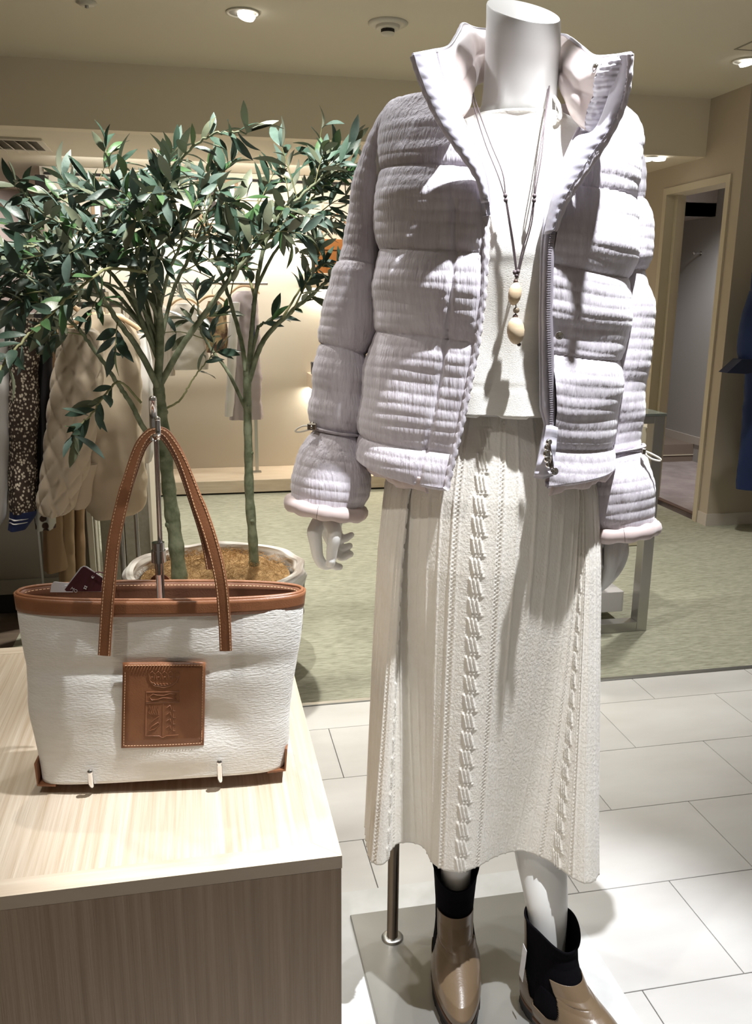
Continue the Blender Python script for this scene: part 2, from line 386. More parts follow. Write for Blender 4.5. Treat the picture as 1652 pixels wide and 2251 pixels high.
# ------------------------------------------------------------------ tote bag
m_canvas = M('natural_canvas', (.82, .80, .745), .9, col2=(.87, .855, .81), ns=30, st=(1, 1, 4), bump=.38, bs=260, bst=(.6, .6, 1.8), sheen=.2, detail=6)
m_leather = M('tan_leather', (.235, .095, .042), .38, col2=(.27, .112, .05), ns=40, bump=.12, bs=500, spec=.5)
m_leather_in = M('brown_leather_lining', (.25, .115, .065), .5, bump=.08, bs=400)
m_edge = M('leather_edge_paint', (.15, .05, .02), .4)
m_thread = M('tan_thread', (.66, .42, .24), .6)
BG = Frame((-.068, 1.170), (.994, -.109))     # w towards the viewer
BP = BG.pt
bagc = BG.world([0, 0, .68])
bag = thing('tote_bag', 'cream canvas tote bag with tan leather handles and square leather patch', 'handbag', bagc)
top_l, top_r = BG.loc(40, 1300, 0), BG.loc(664, 1296, 0)
bot_l, bot_r = BG.loc(93, 1714, .035), BG.loc(622, 1682, .035)
ztop = (top_l[2]+top_r[2])/2; zl, zr = bot_l[2], bot_r[2]
def bag_ring(t, n=120, dep=None, grow=0):
    """t 0 bottom .. 1 top ; superellipse section"""
    uL = bot_l[0]+(top_l[0]-bot_l[0])*(t**.9); uR = bot_r[0]+(top_r[0]-bot_r[0])*(t**.9)
    a = (uR-uL)/2+grow; uc = (uL+uR)/2
    b = .052*(1-t)**1.0+.040*t+grow
    e = 2/(6-3.6*t**.6)
    out = []
    for k in range(n):
        th = 2*PI*k/n; s_, c_ = math.sin(th), math.cos(th)
        u = uc+a*math.copysign(abs(s_)**e, s_); w_ = b*math.copysign(abs(c_)**e, c_)
        zb = zl+(zr-zl)*(u-bot_l[0])/(bot_r[0]-bot_l[0])
        sag = -.010*(1-((u-uc)/a)**2)*(1-t)*0
        zt = ztop + (top_l[2]-top_r[2])*.5*(uc-u)/a
        z = zb+(zt-zb)*t+sag
        out.append((u, w_, z))
    return np.array(out)
nt_ = 70
P = np.array([bag_ring(t) for t in np.linspace(0, 1, nt_)])
Pw = BG.world(P)
nrm = gnormal(np.concatenate([Pw, Pw[:, :1]], 1))[:, :-1]
cen = Pw.mean(1, keepdims=True); sgn = np.sign(((Pw-cen)*nrm).sum(-1)); nrm *= np.median(sgn)
tt = np.linspace(0, 1, nt_)[:, None]
d = vnoise(P*np.array([1, .6, 1.2]), 9, 3)*.007*np.sin(PI*tt)**.5 + vnoise(P, 22, 8)*.0022*np.sin(PI*tt)
d += -.006*np.exp(-((P[..., 0]-.10)/.05)**2-((P[..., 2]-.76)/.035)**2)*(P[..., 1] > 0)+.006*np.exp(-((P[..., 0]-.02)/.10)**2-((P[..., 2]-.72)/.03)**2)*(P[..., 1] > 0)
d -= .005*np.exp(-((P[..., 2]-.845)/.012)**2-((P[..., 0]+.02)/.13)**2)*(P[..., 1] > 0)
Pw = Pw+nrm*d[..., None]
canvas_surface = Pw
grid('body', Pw, m_canvas, bag, False, True, uv=None, thick=.0025)
# bottom
V = Pw[0]; o = obj('base', np.vstack([V, V.mean(0)+[0, 0, .012]]), [[i, (i+1) % len(V), len(V)] for i in range(len(V))], m_leather, bag)
def band(t0, t1, g, m, name, th=.003, zadd=0):
    R_ = []
    for t in np.linspace(t0, t1, 5):
        q = BG.world(bag_ring(t, 120, grow=g)); q[:, 2] += zadd*(t-t0); R_.append(q)
    return grid(name, np.array(R_), m, bag, False, True, thick=th)
band(.918, 1.0, .0022, m_leather, 'top_band')
band(.84, .998, -.0032, m_leather_in, 'inner_facing', .002)
R_ = BG.world(bag_ring(1.0, 120)); MB().tube(np.vstack([R_, R_[:1]]), .0028, 6, False).build('rim_edge', m_leather, bag, True)
MB().add(BG.world(bag_ring(.1, 120, grow=-.006)), [list(range(120))]).build('inner_bottom', m_leather_in, bag)
def stitches(name, path, parent, m=m_thread, L=.0034, gap=.0017, r=.00055, nrmv=None):
    p = np.asarray(path); seg = np.linalg.norm(np.diff(p, axis=0), axis=1); s_ = np.concatenate([[0], np.cumsum(seg)])
    mb = MB(); x = 0
    while x+L < s_[-1]:
        a = [np.interp(x, s_, p[:, k]) for k in range(3)]; b = [np.interp(x+L, s_, p[:, k]) for k in range(3)]
        mb.tube([a, b], r, 4); x += L+gap
    return stuff(mb.build(name, m, parent))
for t in (.928, .99):
    q = BG.world(bag_ring(t, 240, grow=.0030)); stitches('stitching', np.vstack([q, q[:1]]), bag)
q = BG.world(bag_ring(.985, 240, grow=-.0058)); stitches('stitching', q[60:180], bag)
# leather corner gussets
for sgn_, cpt in ((-1, bot_l), (1, bot_r)):
    u0 = cpt[0]; z0 = cpt[2]
    pts = [(u0-sgn_*.002, .040, z0-.001), (u0+sgn_*.004, .030, z0-.001), (u0+sgn_*.007, .0, z0+.0), (u0+sgn_*.006, -.03, z0+.0),
           (u0+sgn_*.009, -.02, z0+.03), (u0+sgn_*.009, .02, z0+.03), (u0-sgn_*.001, .051, z0+.001)]
    q = BG.world(np.array([(u0-sgn_*.022, .050, z0-.0015), (u0+sgn_*.003, .047, z0-.0015), (u0+sgn_*.006, -.045, z0-.0015), (u0-sgn_*.022, -.05, z0-.0015),
                  (u0+sgn_*.005, .043, z0+.030), (u0+sgn_*.008, -.04, z0+.030)]))
    f_ = [[0, 1, 2, 3], [1, 4, 5, 2], [3, 2, 1, 0], [2, 5, 4, 1]]
    o = obj('corner_gusset', q, [[0, 1, 2, 3], [1, 4, 5, 2]], m_leather, bag, False); s_ = o.modifiers.new('thickness', 'SOLIDIFY'); s_.thickness = .003; s_.offset = 0
# patch
def front_w(u, z):
    """w of the canvas front at (u,z)"""
    Q = P+0; fr = Q[..., 1] > .005
    dd = (Q[..., 0]-u)**2+(Q[..., 2]-z)**2+(~fr)*9
    i = np.unravel_index(np.argmin(dd), dd.shape); return Q[i][1]+d[i]
pc = [BG.loc(*q, .04) for q in ((272, 1452), (453, 1450), (450, 1627), (271, 1632))]
pts = []
nn = 11
for j in range(nn):
    row = []
    for i in range(nn):
        a, b = i/(nn-1), j/(nn-1)
        q = (pc[0]*(1-a)+pc[1]*a)*(1-b)+(pc[3]*(1-a)+pc[2]*a)*b
        row.append((q[0], front_w(q[0], q[2])+.0022, q[2]))
    pts.append(row)
pts = np.array(pts)
for _ in range(3): pts[1:-1, :, 1] = (pts[:-2, :, 1]+pts[2:, :, 1]+pts[1:-1, :, 1])/3; pts[:, 1:-1, 1] = (pts[:, :-2, 1]+pts[:, 2:, 1]+pts[:, 1:-1, 1])/3
pts[..., 1] = pts[..., 1].mean()*.35+pts[..., 1]*.65; pts[..., 1] += max(0, max(front_w(q[0], q[2])+.0012-q[1] for q in pts.reshape(-1, 3)))+.0018
patch = grid('leather_patch', BG.world(pts), m_leather, bag, flip=True, thick=.0022)
def on_patch(a, b, lift=.0008):
    x, y = a*(nn-1), b*(nn-1); i, j = min(int(x), nn-2), min(int(y), nn-2); fx, fy = x-i, y-j
    q = (pts[j, i]*(1-fx)+pts[j, i+1]*fx)*(1-fy)+(pts[j+1, i]*(1-fx)+pts[j+1, i+1]*fx)*fy
    return BG.world(q+np.array([0, lift, 0]))
sq = [(.03, .03), (.97, .03), (.97, .97), (.03, .97), (.03, .03)]
line = []
for (a0, b0), (a1, b1) in zip(sq, sq[1:]):
    line += [on_patch(a0+(a1-a0)*k/12, b0+(b1-b0)*k/12) for k in range(12)]
stitches('stitching', line, patch, L=.0026, gap=.0014, r=.0004)
emb = MB()
def em(pl, r=.00055):
    emb.tube([on_patch(a, b, .0002) for a, b in pl], r, 5, False)
cx_, cy_ = .5, .5
em([(.31, .13), (.33, .21), (.38, .27), (.5, .295), (.60, .27), (.66, .21), (.68, .13)], .0007)
em([(.33, .22), (.40, .26), (.5, .275), (.59, .26), (.65, .22)])
for k in range(5):
    a = .34+.075*k; em([(a, .20), (a-.02, .13), (a+.015, .105), (a+.045, .13), (a+.04, .2)]); em([(a+.005, .17), (a+.03, .17)])
for k in range(9):
    a = .33+.04*k; em([(a, .225+.02*math.sin(k/8*PI)), (a+.015, .24+.02*math.sin(k/8*PI))], .0008)
em([(.29, .345), (.69, .345)]); em([(.29, .33), (.29, .455), (.69, .455), (.69, .33)]); em([(.29, .47), (.69, .47)])
em([(.33, .40), (.37, .365), (.42, .38), (.5, .385), (.58, .365), (.66, .375), (.63, .40), (.66, .435), (.58, .42), (.5, .41), (.42, .43), (.36, .44), (.33, .40)])
em([(.29, .47), (.29, .86), (.46, .865), (.5, .89), (.54, .865), (.69, .86)])
em([(.495, .48), (.495, .86)])
for k in range(5):
    em([(.33+.03*k, .50+.01*(k % 2)), (.345+.02*k, .54), (.32+.03*k, .58), (.36+.02*k, .61)])
em([(.33, .80), (.36, .75), (.44, .70), (.46, .72), (.40, .78), (.33, .80)]); em([(.35, .70), (.40, .66), (.45, .63)])
for k in range(4):
    em([(.54, .53+.08*k), (.58, .50+.08*k), (.60, .55+.08*k), (.57, .58+.08*k)]); em([(.62, .51+.08*k), (.62, .57+.08*k), (.65, .57+.08*k)])
o = emb.build('embossed_crest', m_leather, patch, True)
# handles
def strap(path, width, m, name, lay=.0035, nvec=None):
    """path world pts, flat strap; width direction horizontal in the bag plane mix"""
    p = smooth_path(path, 60); t = np.gradient(p, axis=0); t /= np.linalg.norm(t, axis=1, keepdims=True)
    tw_ = np.linspace(0, 1, 60)
    n_ = np.array([BG.w[0], BG.w[1], 0.]) if nvec is None else nvec
    mb = MB(); secs = []
    for i in range(60):
        nn_ = n_ - t[i]*(n_@t[i])
        nn_ /= np.linalg.norm(nn_)
        side = np.cross(t[i], nn_); h = width[min(i, len(width)-1)]/2 if hasattr(width, '__len__') else width/2
        prof = [(-h, -.3), (-h, .3), (-h*.93, .55), (0, .75), (h*.93, .55), (h, .3), (h, -.3), (h*.93, -.5), (0, -.5), (-h*.93, -.5)]
        secs.append([p[i]+side*a+nn_*b*lay for a, b in prof])
    S = np.array(secs); n = S.shape[1]
    mb.add(S.reshape(-1, 3), gfaces(60, n, False, True, False).tolist()+[list(range(n))[::-1], list(range(59*n, 60*n))])
    o = mb.build(name, m, bag, True, 40)
    for k in (2, 4):
        q = S[:, k]*.8+S[:, 3]*.2+(S[:, 3]-S[:, 8])*.10; stitches('stitching', q, o, L=.003, gap=.0016, r=.0005)
    return o
wf = .052
front = [BP(229, 1440, wf+.006), BP(234, 1360, wf+.006), BP(240, 1285, wf+.004), BP(252, 1180, wf-.004), BP(275, 1080, wf-.018), BP(303, 990, wf-.03), BP(326, 955, wf-.036),
         BP(346, 947, wf-.038), BP(368, 957, wf-.036), BP(400, 1010, wf-.028), BP(432, 1095, wf-.016), BP(462, 1180, wf-.004), BP(484, 1270, wf+.004), BP(493, 1360, wf+.006), BP(496, 1430, wf+.006)]
wd = [.0165+.0*abs(i-30) for i in range(60)]
wd = [.0165 if (i < 17 or i > 43) else .0165-.0095*math.sin((i-17)/26*PI)**.7 for i in range(60)]
strap(front, wd, m_leather, 'handle')
wb = -.050
back = [BP(243, 1250, wb), BP(250, 1180, wb+.004), BP(276, 1080, wb+.02), BP(305, 990, wb+.034), BP(328, 958, wb+.042), BP(346, 951, wb+.046), BP(366, 960, wb+.042), BP(396, 1010, wb+.034), BP(426, 1095, wb+.02), BP(452, 1180, wb+.005), BP(466, 1250, wb)]
strap(back, .0165, m_leather_in, 'handle', nvec=np.array([BG.w[0], BG.w[1], 0.]))
# round magnet on the inner facing
c = BP(352, 1284, -.042)
MB().lathe([(0, .0), (.0145, 0), (.0155, .0012), (.0155, -.001)], c, 28, ax=(BG.w[0], BG.w[1], 0)).build('magnet_cover', m_leather_in, bag, True)

# swing tags
m_maroon = M('maroon_card', (.085, .02, .028), .45); m_card = M('white_card', (.80, .80, .83), .45); m_print = M('white_print', (.8, .8, .82), .5)
def card(name, corners, w0, mats, th=.0008):
    q = BG.world(np.array([BG.loc(x, y, w0) for x, y in corners])); n_ = np.array([BG.w[0], BG.w[1], 0])*th
    k = len(q); V = np.vstack([q, q-n_]); return V, [list(range(k))[::-1], list(range(k, 2*k))]+[[i, (i+1) % k, k+(i+1) % k, k+i] for i in range(k)]
tg = thing('swing_tag', 'maroon card swing tag with white lettering inside the tote bag', 'tag', BP(185, 1275, .0))
V, F_ = card('c', [(146, 1300), (142, 1296), (178, 1250), (183, 1246), (188, 1247), (225, 1271), (222, 1300)], .012, None)
obj('card', V, F_, m_maroon, tg, False)
V, F_ = card('c', [(146, 1300), (140, 1297), (176, 1248), (183, 1244.3), (190, 1245), (225, 1269), (222, 1301)], .0108, None)
obj('card_back', V, F_, m_card, tg, False)
c = BP(204, 1268, .0128)
MB().lathe([(0, 0), (.0014, 0), (.0021, .0004), (.0021, -.0002)], c, 16, ax=(BG.w[0], BG.w[1], 0)).build('eyelet', m_card, tg)
MB().tube(smooth_path([BP(204, 1267, .014), BP(212, 1258, .018), BP(224, 1259, .01), BP(236, 1262, -.0), BP(242, 1263, -.03)], 16), .0009, 5).build('cord', m_maroon, tg, True)
def text(name, s, world_o, xd, yd, size, m, parent, ext=.0003):
    cu = bpy.data.curves.new(name, 'FONT'); cu.body = s; cu.size = size; cu.extrude = ext
    to = bpy.data.objects.new(name, cu); C.objects.link(to)
    dg = bpy.context.evaluated_depsgraph_get(); me = bpy.data.meshes.new_from_object(to.evaluated_get(dg)); bpy.data.objects.remove(to)
    xd = np.array(xd, float); xd /= np.linalg.norm(xd); yd = np.array(yd, float); yd -= xd*(yd@xd); yd /= np.linalg.norm(yd); zd = np.cross(xd, yd)
    V = np.empty(len(me.vertices)*3); me.vertices.foreach_get('co', V); V = V.reshape(-1, 3)
    W = np.array(world_o)+V[:, :1]*xd+V[:, 1:2]*yd+V[:, 2:]*zd
    return obj(name, W, [list(p.vertices) for p in me.polygons], m, parent, False)
a_, b_ = BP(154, 1295, .0128), BP(165, 1302, .0128)
text('lettering', 'MO', a_, b_-a_, BP(158, 1287, .0128)-a_, .0062, m_print, tg)
mb = MB()
for dx, dy, r_ in ((0, 0, 2.3), (3.4, 1.5, 2.0), (-1.8, 4, 2.2), (1.6, 5.5, 2.0)): mb.ball(BP(187+dx, 1289+dy, .0128), .0011, 8, 5)
mb.build('printed_emblem', m_print, tg)
wt = thing('paper_tag', 'white rounded card lying inside the tote bag beside the maroon tag', 'tag', BP(135, 1290, -.01))
V, F_ = card('c', [(110, 1302), (113, 1285), (118, 1279), (124, 1279), (160, 1283), (158, 1302)], -.012, None)
obj('card', V, F_, m_card, wt, False)
V, F_ = card('c', [(135, 1302), (137, 1291), (142, 1287), (162, 1290), (160, 1302)], -.010, None)
obj('card', V, F_, m_card, wt, False)

# bag stand: chrome pole, hook, collar, feet
st_ = thing('bag_stand', 'chrome pole bag stand with hook standing behind the tote bag', 'bag stand', BG.world([0, -.03, TH]))
sw = -.002
ptop, pbot = BP(338, 880, sw), BP(349, 1262, sw)
MB().tube([BP(343, 965, sw), pbot*np.array([1, 1, 0])+np.array([0, 0, .70])], .0034, 14).build('rod', m_darkchrome, st_, True)
MB().tube([BP(335.5, 880, sw), BP(338.5, 968, sw)], .0052, 14).ball(BP(335.4, 878, sw), .0052).build('top_tube', m_chrome, st_, True)
hkp = [BP(338, 950, sw), BP(341, 962, sw+.012), BP(347, 963, sw+.034), BP(348, 955, sw+.045), BP(347, 940, sw+.047), BP(346.5, 922, sw+.047)]
MB().tube(smooth_path(hkp, 24), .0033, 10).ball(BP(346.5, 921, sw+.047), .0034).build('hook', m_chrome, st_, True)
def cyl(c0, c1, r, n=20): return MB().tube([c0, c1], r, n)
cyl(BP(347.5, 1192, sw), BP(348.2, 1210, sw), .0085).build('collar', m_chrome, st_, True, 40)
cyl(BP(348, 1209, sw), BP(349, 1235, sw), .0098).build('collar', m_chrome, st_, True, 40)
cyl(BP(349, 1235, sw), BP(350, 1262, sw), .0055).build('lower_rod', m_chrome, st_, True, 40)
pb = BG.world([BG.loc(349, 1262, sw)[0], sw, TH+.004])
cyl(BP(350, 1262, sw), pb, .005).build('lower_rod', m_chrome, st_, True)
for (px, py) in ((198, 1704), (482, 1682)):
    q = BG.loc(px, py, .062); u_ = q[0]
    pth = BG.world(np.array([(u_, -.02, TH+.0045), (u_, .026, TH+.0045), (u_, .044, TH+.009), (u_, .0585, TH+.017), (u_, .0605, q[2]+.004)]))
    mb = MB().tube(smooth_path(pth, 20), .004, 10).ball(pth[-1], .0046)
    mb.build('foot_prong', m_chrome, st_, True)
MB().tube(BG.world(np.array([(BG.loc(198, 1704, .06)[0], -.02, TH+.0045), (BG.loc(482, 1682, .06)[0], -.02, TH+.0045)])), .004, 10).build('base_bar', m_chrome, st_, True)

# ------------------------------------------------------------------ planter and olive trees
m_pot = M('whitewashed_ridged_pot', (.36, .31, .27), .6, col2=(.78, .75, .71), ns=4.5, st=(.6, .6, 5), lo=.40, hi=.56, bump=.5, bs=18, bst=(.6, .6, 4), dist=1.5)
m_coir = M('coconut_fibre', (.22, .125, .045), .95, col2=(.46, .29, .13), ns=30, bump=.8, bs=120)
PC = np.array([.038, 2.98])
pot = thing('planter', 'large round whitewashed ridged planter on the carpet', 'planter', (PC[0], PC[1], 0))
PS, PZ = 1.05, .925
prof = [(.0, 0), (.235, 0), (.25, .01), (.275, .10), (.292, .22), (.300, .33), (.304, .395), (.304, .425), (.298, .441), (.286, .446), (.274, .441), (.268, .42), (.262, .36), (.0, .36)]
prof = [(r*PS, z*PZ) for r, z in prof]
pr = []
for (r0, z0), (r1, z1) in zip(prof, prof[1:]):
    for k in range(8): pr.append((r0+(r1-r0)*k/8, z0+(z1-z0)*k/8))
n = 160; ang = np.linspace(0, 2*PI, n, endpoint=False)
Pp = np.array([[(r*math.cos(a), r*math.sin(a), z) for a in ang] for r, z in pr])
rr = np.linalg.norm(Pp[..., :2], axis=-1)
A = np.arctan2(Pp[..., 1], Pp[..., 0])
rg = (.0035*np.sin(A*9+Pp[..., 2]*95+1.5*np.sin(A*3))+.0015*np.sin(A*5-Pp[..., 2]*180))*(rr > .2)
Pp[..., :2] *= (1+rg/np.maximum(rr, .05))[..., None]; Pp[..., 2] += rg*.4*(Pp[..., 2] > .3)
grid('pot_body', Pp+np.array([PC[0], PC[1], 0]), m_pot, pot, False, True, flip=True)
# fibre mound
nr, na = 22, 70
Q = np.array([[(r*math.cos(a), r*math.sin(a), .372) for a in np.linspace(0, 2*PI, na, endpoint=False)] for r in np.linspace(.001, .262, nr)])
Q[..., 2] += .045*(1-(np.linalg.norm(Q[..., :2], axis=-1)/.262)**2)+vnoise(Q, 16)*.014+vnoise(Q, 60)*.007
grid('fibre_mulch', Q+np.array([PC[0], PC[1], 0]), m_coir, pot, False, True)
mb = MB()
for k in range(900):
    a, r = rnd.uniform(0, 2*PI), .255*math.sqrt(rnd.random()); x, y = r*math.cos(a), r*math.sin(a); z = .375+.045*(1-(r/.262)**2)
    p0 = np.array([PC[0]+x, PC[1]+y, z]); h = rnd.uniform(0, 2*PI); L = rnd.uniform(.02, .06)
    p1 = p0+np.array([math.cos(h)*L*.5, math.sin(h)*L*.5, rnd.uniform(.008, .028)]); p2 = p0+np.array([math.cos(h+.6)*L, math.sin(h+.6)*L, rnd.uniform(-.004, .016)])
    mb.tube([p0, p1, p2], .0006, 3, False)
stuff(mb.build('fibre_strands', M('coir_strand', (.42, .25, .10), .9), pot))

m_bark = M('olive_bark', (.13, .155, .085), .85, col2=(.26, .29, .19), ns=30, st=(1, 1, 1), bump=1, bs=70, bst=(1, 1, .5), lo=.35, hi=.6)
m_twig = M('twig_green', (.20, .21, .09), .7, col2=(.30, .30, .15), ns=40)
m_bud = M('pale_bud', (.62, .60, .50), .7)
def leafmats(nm, top, top2, und):
    return [M(nm+'_upper', top, .42, col2=top2, ns=14, rnd_v=.25, bump=.15, bs=150), M(nm+'_under', und, .6, rnd_v=.15)]
LM = [leafmats('dark_leaf', (.040, .085, .058), (.085, .145, .11), (.24, .28, .19)),
      leafmats('blue_leaf', (.075, .125, .105), (.16, .23, .20), (.30, .33, .25)),
      leafmats('fresh_leaf', (.06, .15, .05), (.11, .23, .09), (.24, .32, .16)),
      leafmats('sage_leaf', (.13, .155, .10), (.22, .25, .17), (.30, .32, .24))]
def leaf_mesh(k, L, Wd, curl, fold, twist, mats):
    n = 7; V = []; prof = [0.03, .55, .86, 1.0, .90, .55, .03]
    for layer in (0, 1):
        for i in range(n):
            t = i/(n-1); wdt = Wd*prof[i]/2; z = curl*L*(t**2)*-1+.02*L*math.sin(t*PI)
            tw2 = twist*t
            for s_ in (-1, 0, 1):
                x, zz = s_*wdt, (fold*wdt if s_ else 0)
                X = x*math.cos(tw2)-zz*math.sin(tw2); Z = x*math.sin(tw2)+zz*math.cos(tw2)
                V.append((X, t*L*math.cos(curl*t*.6), z+Z-(.0007 if layer else 0)))
    F_, mi = [], []
    for layer in (0, 1):
        b = layer*n*3
        for i in range(n-1):
            for s_ in (0, 1):
                q = [b+i*3+s_, b+i*3+s_+1, b+(i+1)*3+s_+1, b+(i+1)*3+s_]
                F_.append(q if layer == 0 else q[::-1]); mi.append(layer)
    me = bpy.data.meshes.new('leaf'); me.from_pydata(V, [], F_)
    for mm in mats: me.materials.append(mm)
    me.polygons.foreach_set('material_index', mi); me.polygons.foreach_set('use_smooth', [True]*len(F_)); me.update()
    return me
leaves = []
for ci, mats in enumerate(LM):
    for k in range(4):
        leaves.append(leaf_mesh(k, rnd.uniform(.080, .105), rnd.uniform(.023, .031), rnd.uniform(-.1, .45), rnd.uniform(.15, .4), rnd.uniform(-.5, .5), mats))
def tree(name, label, trunk, branches, base, limit, seed, dens=1.0, hand=()):
    rn = random.Random(seed)
    t = thing(name, label, 'tree', base)
    mb = MB(); tp = smooth_path([q[0] for q in trunk], 60); tr = np.interp(np.linspace(0, len(trunk)-1, 60), range(len(trunk)), [q[1] for q in trunk])
    tr = tr*(1+.06*np.sin(np.arange(60)*.9)+.05*np.array([rn.uniform(-1, 1) for _ in range(60)]))
    mb.tube(tp, tr, 14)
    for k in (14, 30, 43):
        a = rn.uniform(PI*1.1, PI*1.9); mb.ball(tp[k]+np.array([math.cos(a), math.sin(a), 0])*tr[k]*.72, tr[k]*.5, 10, 6)
    mb.build('trunk', m_bark, t, True)
    spots = []
    tw_mb = MB()
    for pts, r0, r1, st0, kind in branches:
        m = max(20, len(pts)*9); p = smooth_path(pts, m)
        p += np.array([[rn.uniform(-1, 1)*.004 for _ in range(3)] for _ in range(m)])*np.linspace(0, 1, m)[:, None]
        MB().tube(p, np.linspace(r0, r1, m), 8).build('branch', m_bark if r0 > .0055 else m_twig, t, True)
        seg = np.linalg.norm(np.diff(p, axis=0), axis=1); S = np.concatenate([[0], np.cumsum(seg)]); Lb = S[-1]
        x = Lb*st0
        while x < Lb:
            q = np.array([np.interp(x, S, p[:, k]) for k in range(3)]); q2 = np.array([np.interp(min(x+.02, Lb), S, p[:, k]) for k in range(3)])
            ax = q2-q; ax = ax/(np.linalg.norm(ax)+1e-9) if np.linalg.norm(ax) > 1e-6 else np.array([0, 0, 1.])
            if kind == 'dense' and x < Lb-.05:
                v = np.array([rn.gauss(0, 1), rn.gauss(0, .8), rn.gauss(0.1, .8)]); v -= ax*(v@ax)*.6; v = v/np.linalg.norm(v)+ax*.8; v /= np.linalg.norm(v)
                L = rn.uniform(.07, .17); e1 = q+v*L*.5+np.array([0, 0, .004]); e2 = q+v*L+np.array([0, 0, rn.uniform(-.03, .01)])
                tp_ = smooth_path([q, e1, e2], 7); tw_mb.tube(tp_, np.linspace(.0022, .0012, 7), 4, False)
                k_ = 2
                for f in (.35, .6, .82, 1.0):
                    qq = q*(1-f)**2+2*e1*f*(1-f)+e2*f*f
                    for s_ in ((0, 1) if f < 1 else (0, 1, 2)):
                        if rn.random() < .88: spots.append((qq, v, s_*PI+rn.uniform(-.5, .5)+f*4, f))
                x += .036/dens*rn.uniform(.7, 1.3)
            else:
                for s_ in (0, 1): spots.append((q, ax, s_*PI+rn.uniform(-.4, .4)+x*70, .5))
                x += .034/dens*rn.uniform(.8, 1.2)
        for k in range(3): spots.append((p[-1], ax, k*2.1+rn.uniform(0, 1), 1.0))
    if tw_mb.n: stuff(tw_mb.build('twigs', m_twig, t, True))
    rn.shuffle(spots)
    restV, restF, restM, nv = [], [], [], 0
    off = origin_of(t)
    mats_all = [mm for pr_ in LM for mm in pr_]
    for i, (q, ax, ph, f) in enumerate(spots):
        h = Vector(ax).orthogonal().normalized(); h.rotate(Matrix.Rotation(ph, 3, Vector(ax)))
        dirn = (h*rn.uniform(.55, 1.0)+Vector(ax)*rn.uniform(.5, 1.1)*(1.4 if f == 1 else 1)+Vector((0, 0, rn.uniform(-.35, .15)))).normalized()
        upv = Vector((rn.gauss(0, .5), rn.gauss(-.55, .5), rn.gauss(.8, .4)))
        xd = dirn.cross(upv).normalized(); zd = xd.cross(dirn)
        s_ = rn.uniform(.62, 1.08)
        R3 = Matrix((xd, dirn, zd)).transposed()
        cidx = rn.choices((0, 1, 2, 3), (.42, .34, .10, .14))[0]; me = leaves[cidx*4+rn.randrange(4)]
        if i < limit:
            lo = bpy.data.objects.new('leaf', me); C.objects.link(lo); lo.parent = t
            mw = R3.to_4x4(); mw = Matrix.Translation(Vector((q-off).tolist()))@mw@Matrix.Scale(s_, 4); lo.matrix_local = mw
        else:
            V = np.empty(len(me.vertices)*3); me.vertices.foreach_get('co', V); V = V.reshape(-1, 3)*s_@np.array(R3).T+q
            restV.append(V); restF += [[v+nv for v in p_.vertices] for p_ in me.polygons]; restM += [cidx*2+p_.material_index for p_ in me.polygons]; nv += len(V)
    if restV:
        o = obj('foliage', np.vstack(restV), restF, mats_all, t); o.data.polygons.foreach_set('material_index', restM); stuff(o)
    mb = MB(); k = 0
    for (q, ax, ph, f) in spots:
        if f == 1.0 and k < 60:
            mb.ball(q+np.array([rn.uniform(-.004, .004) for _ in range(3)]), .0028, 6, 4); k += 1
    stuff(mb.build('buds', m_bud, t, True))
    return t, len(spots)
def A_(l, Y0, Y1=None):
    n = len(l); return [ony(x, y, Y0+(((Y1 if Y1 is not None else Y0)-Y0)*k/max(1, n-1))) for k, (x, y) in enumerate(l)]
YL = 2.86
trunkL = [(ony(x, y, YL), r) for x, y, r in ((396, 1285, .0265), (386, 1190, .0250), (374, 1100, .0235), (364, 1010, .0225), (356, 930, .021), (350, 870, .019), (347, 820, .016))]
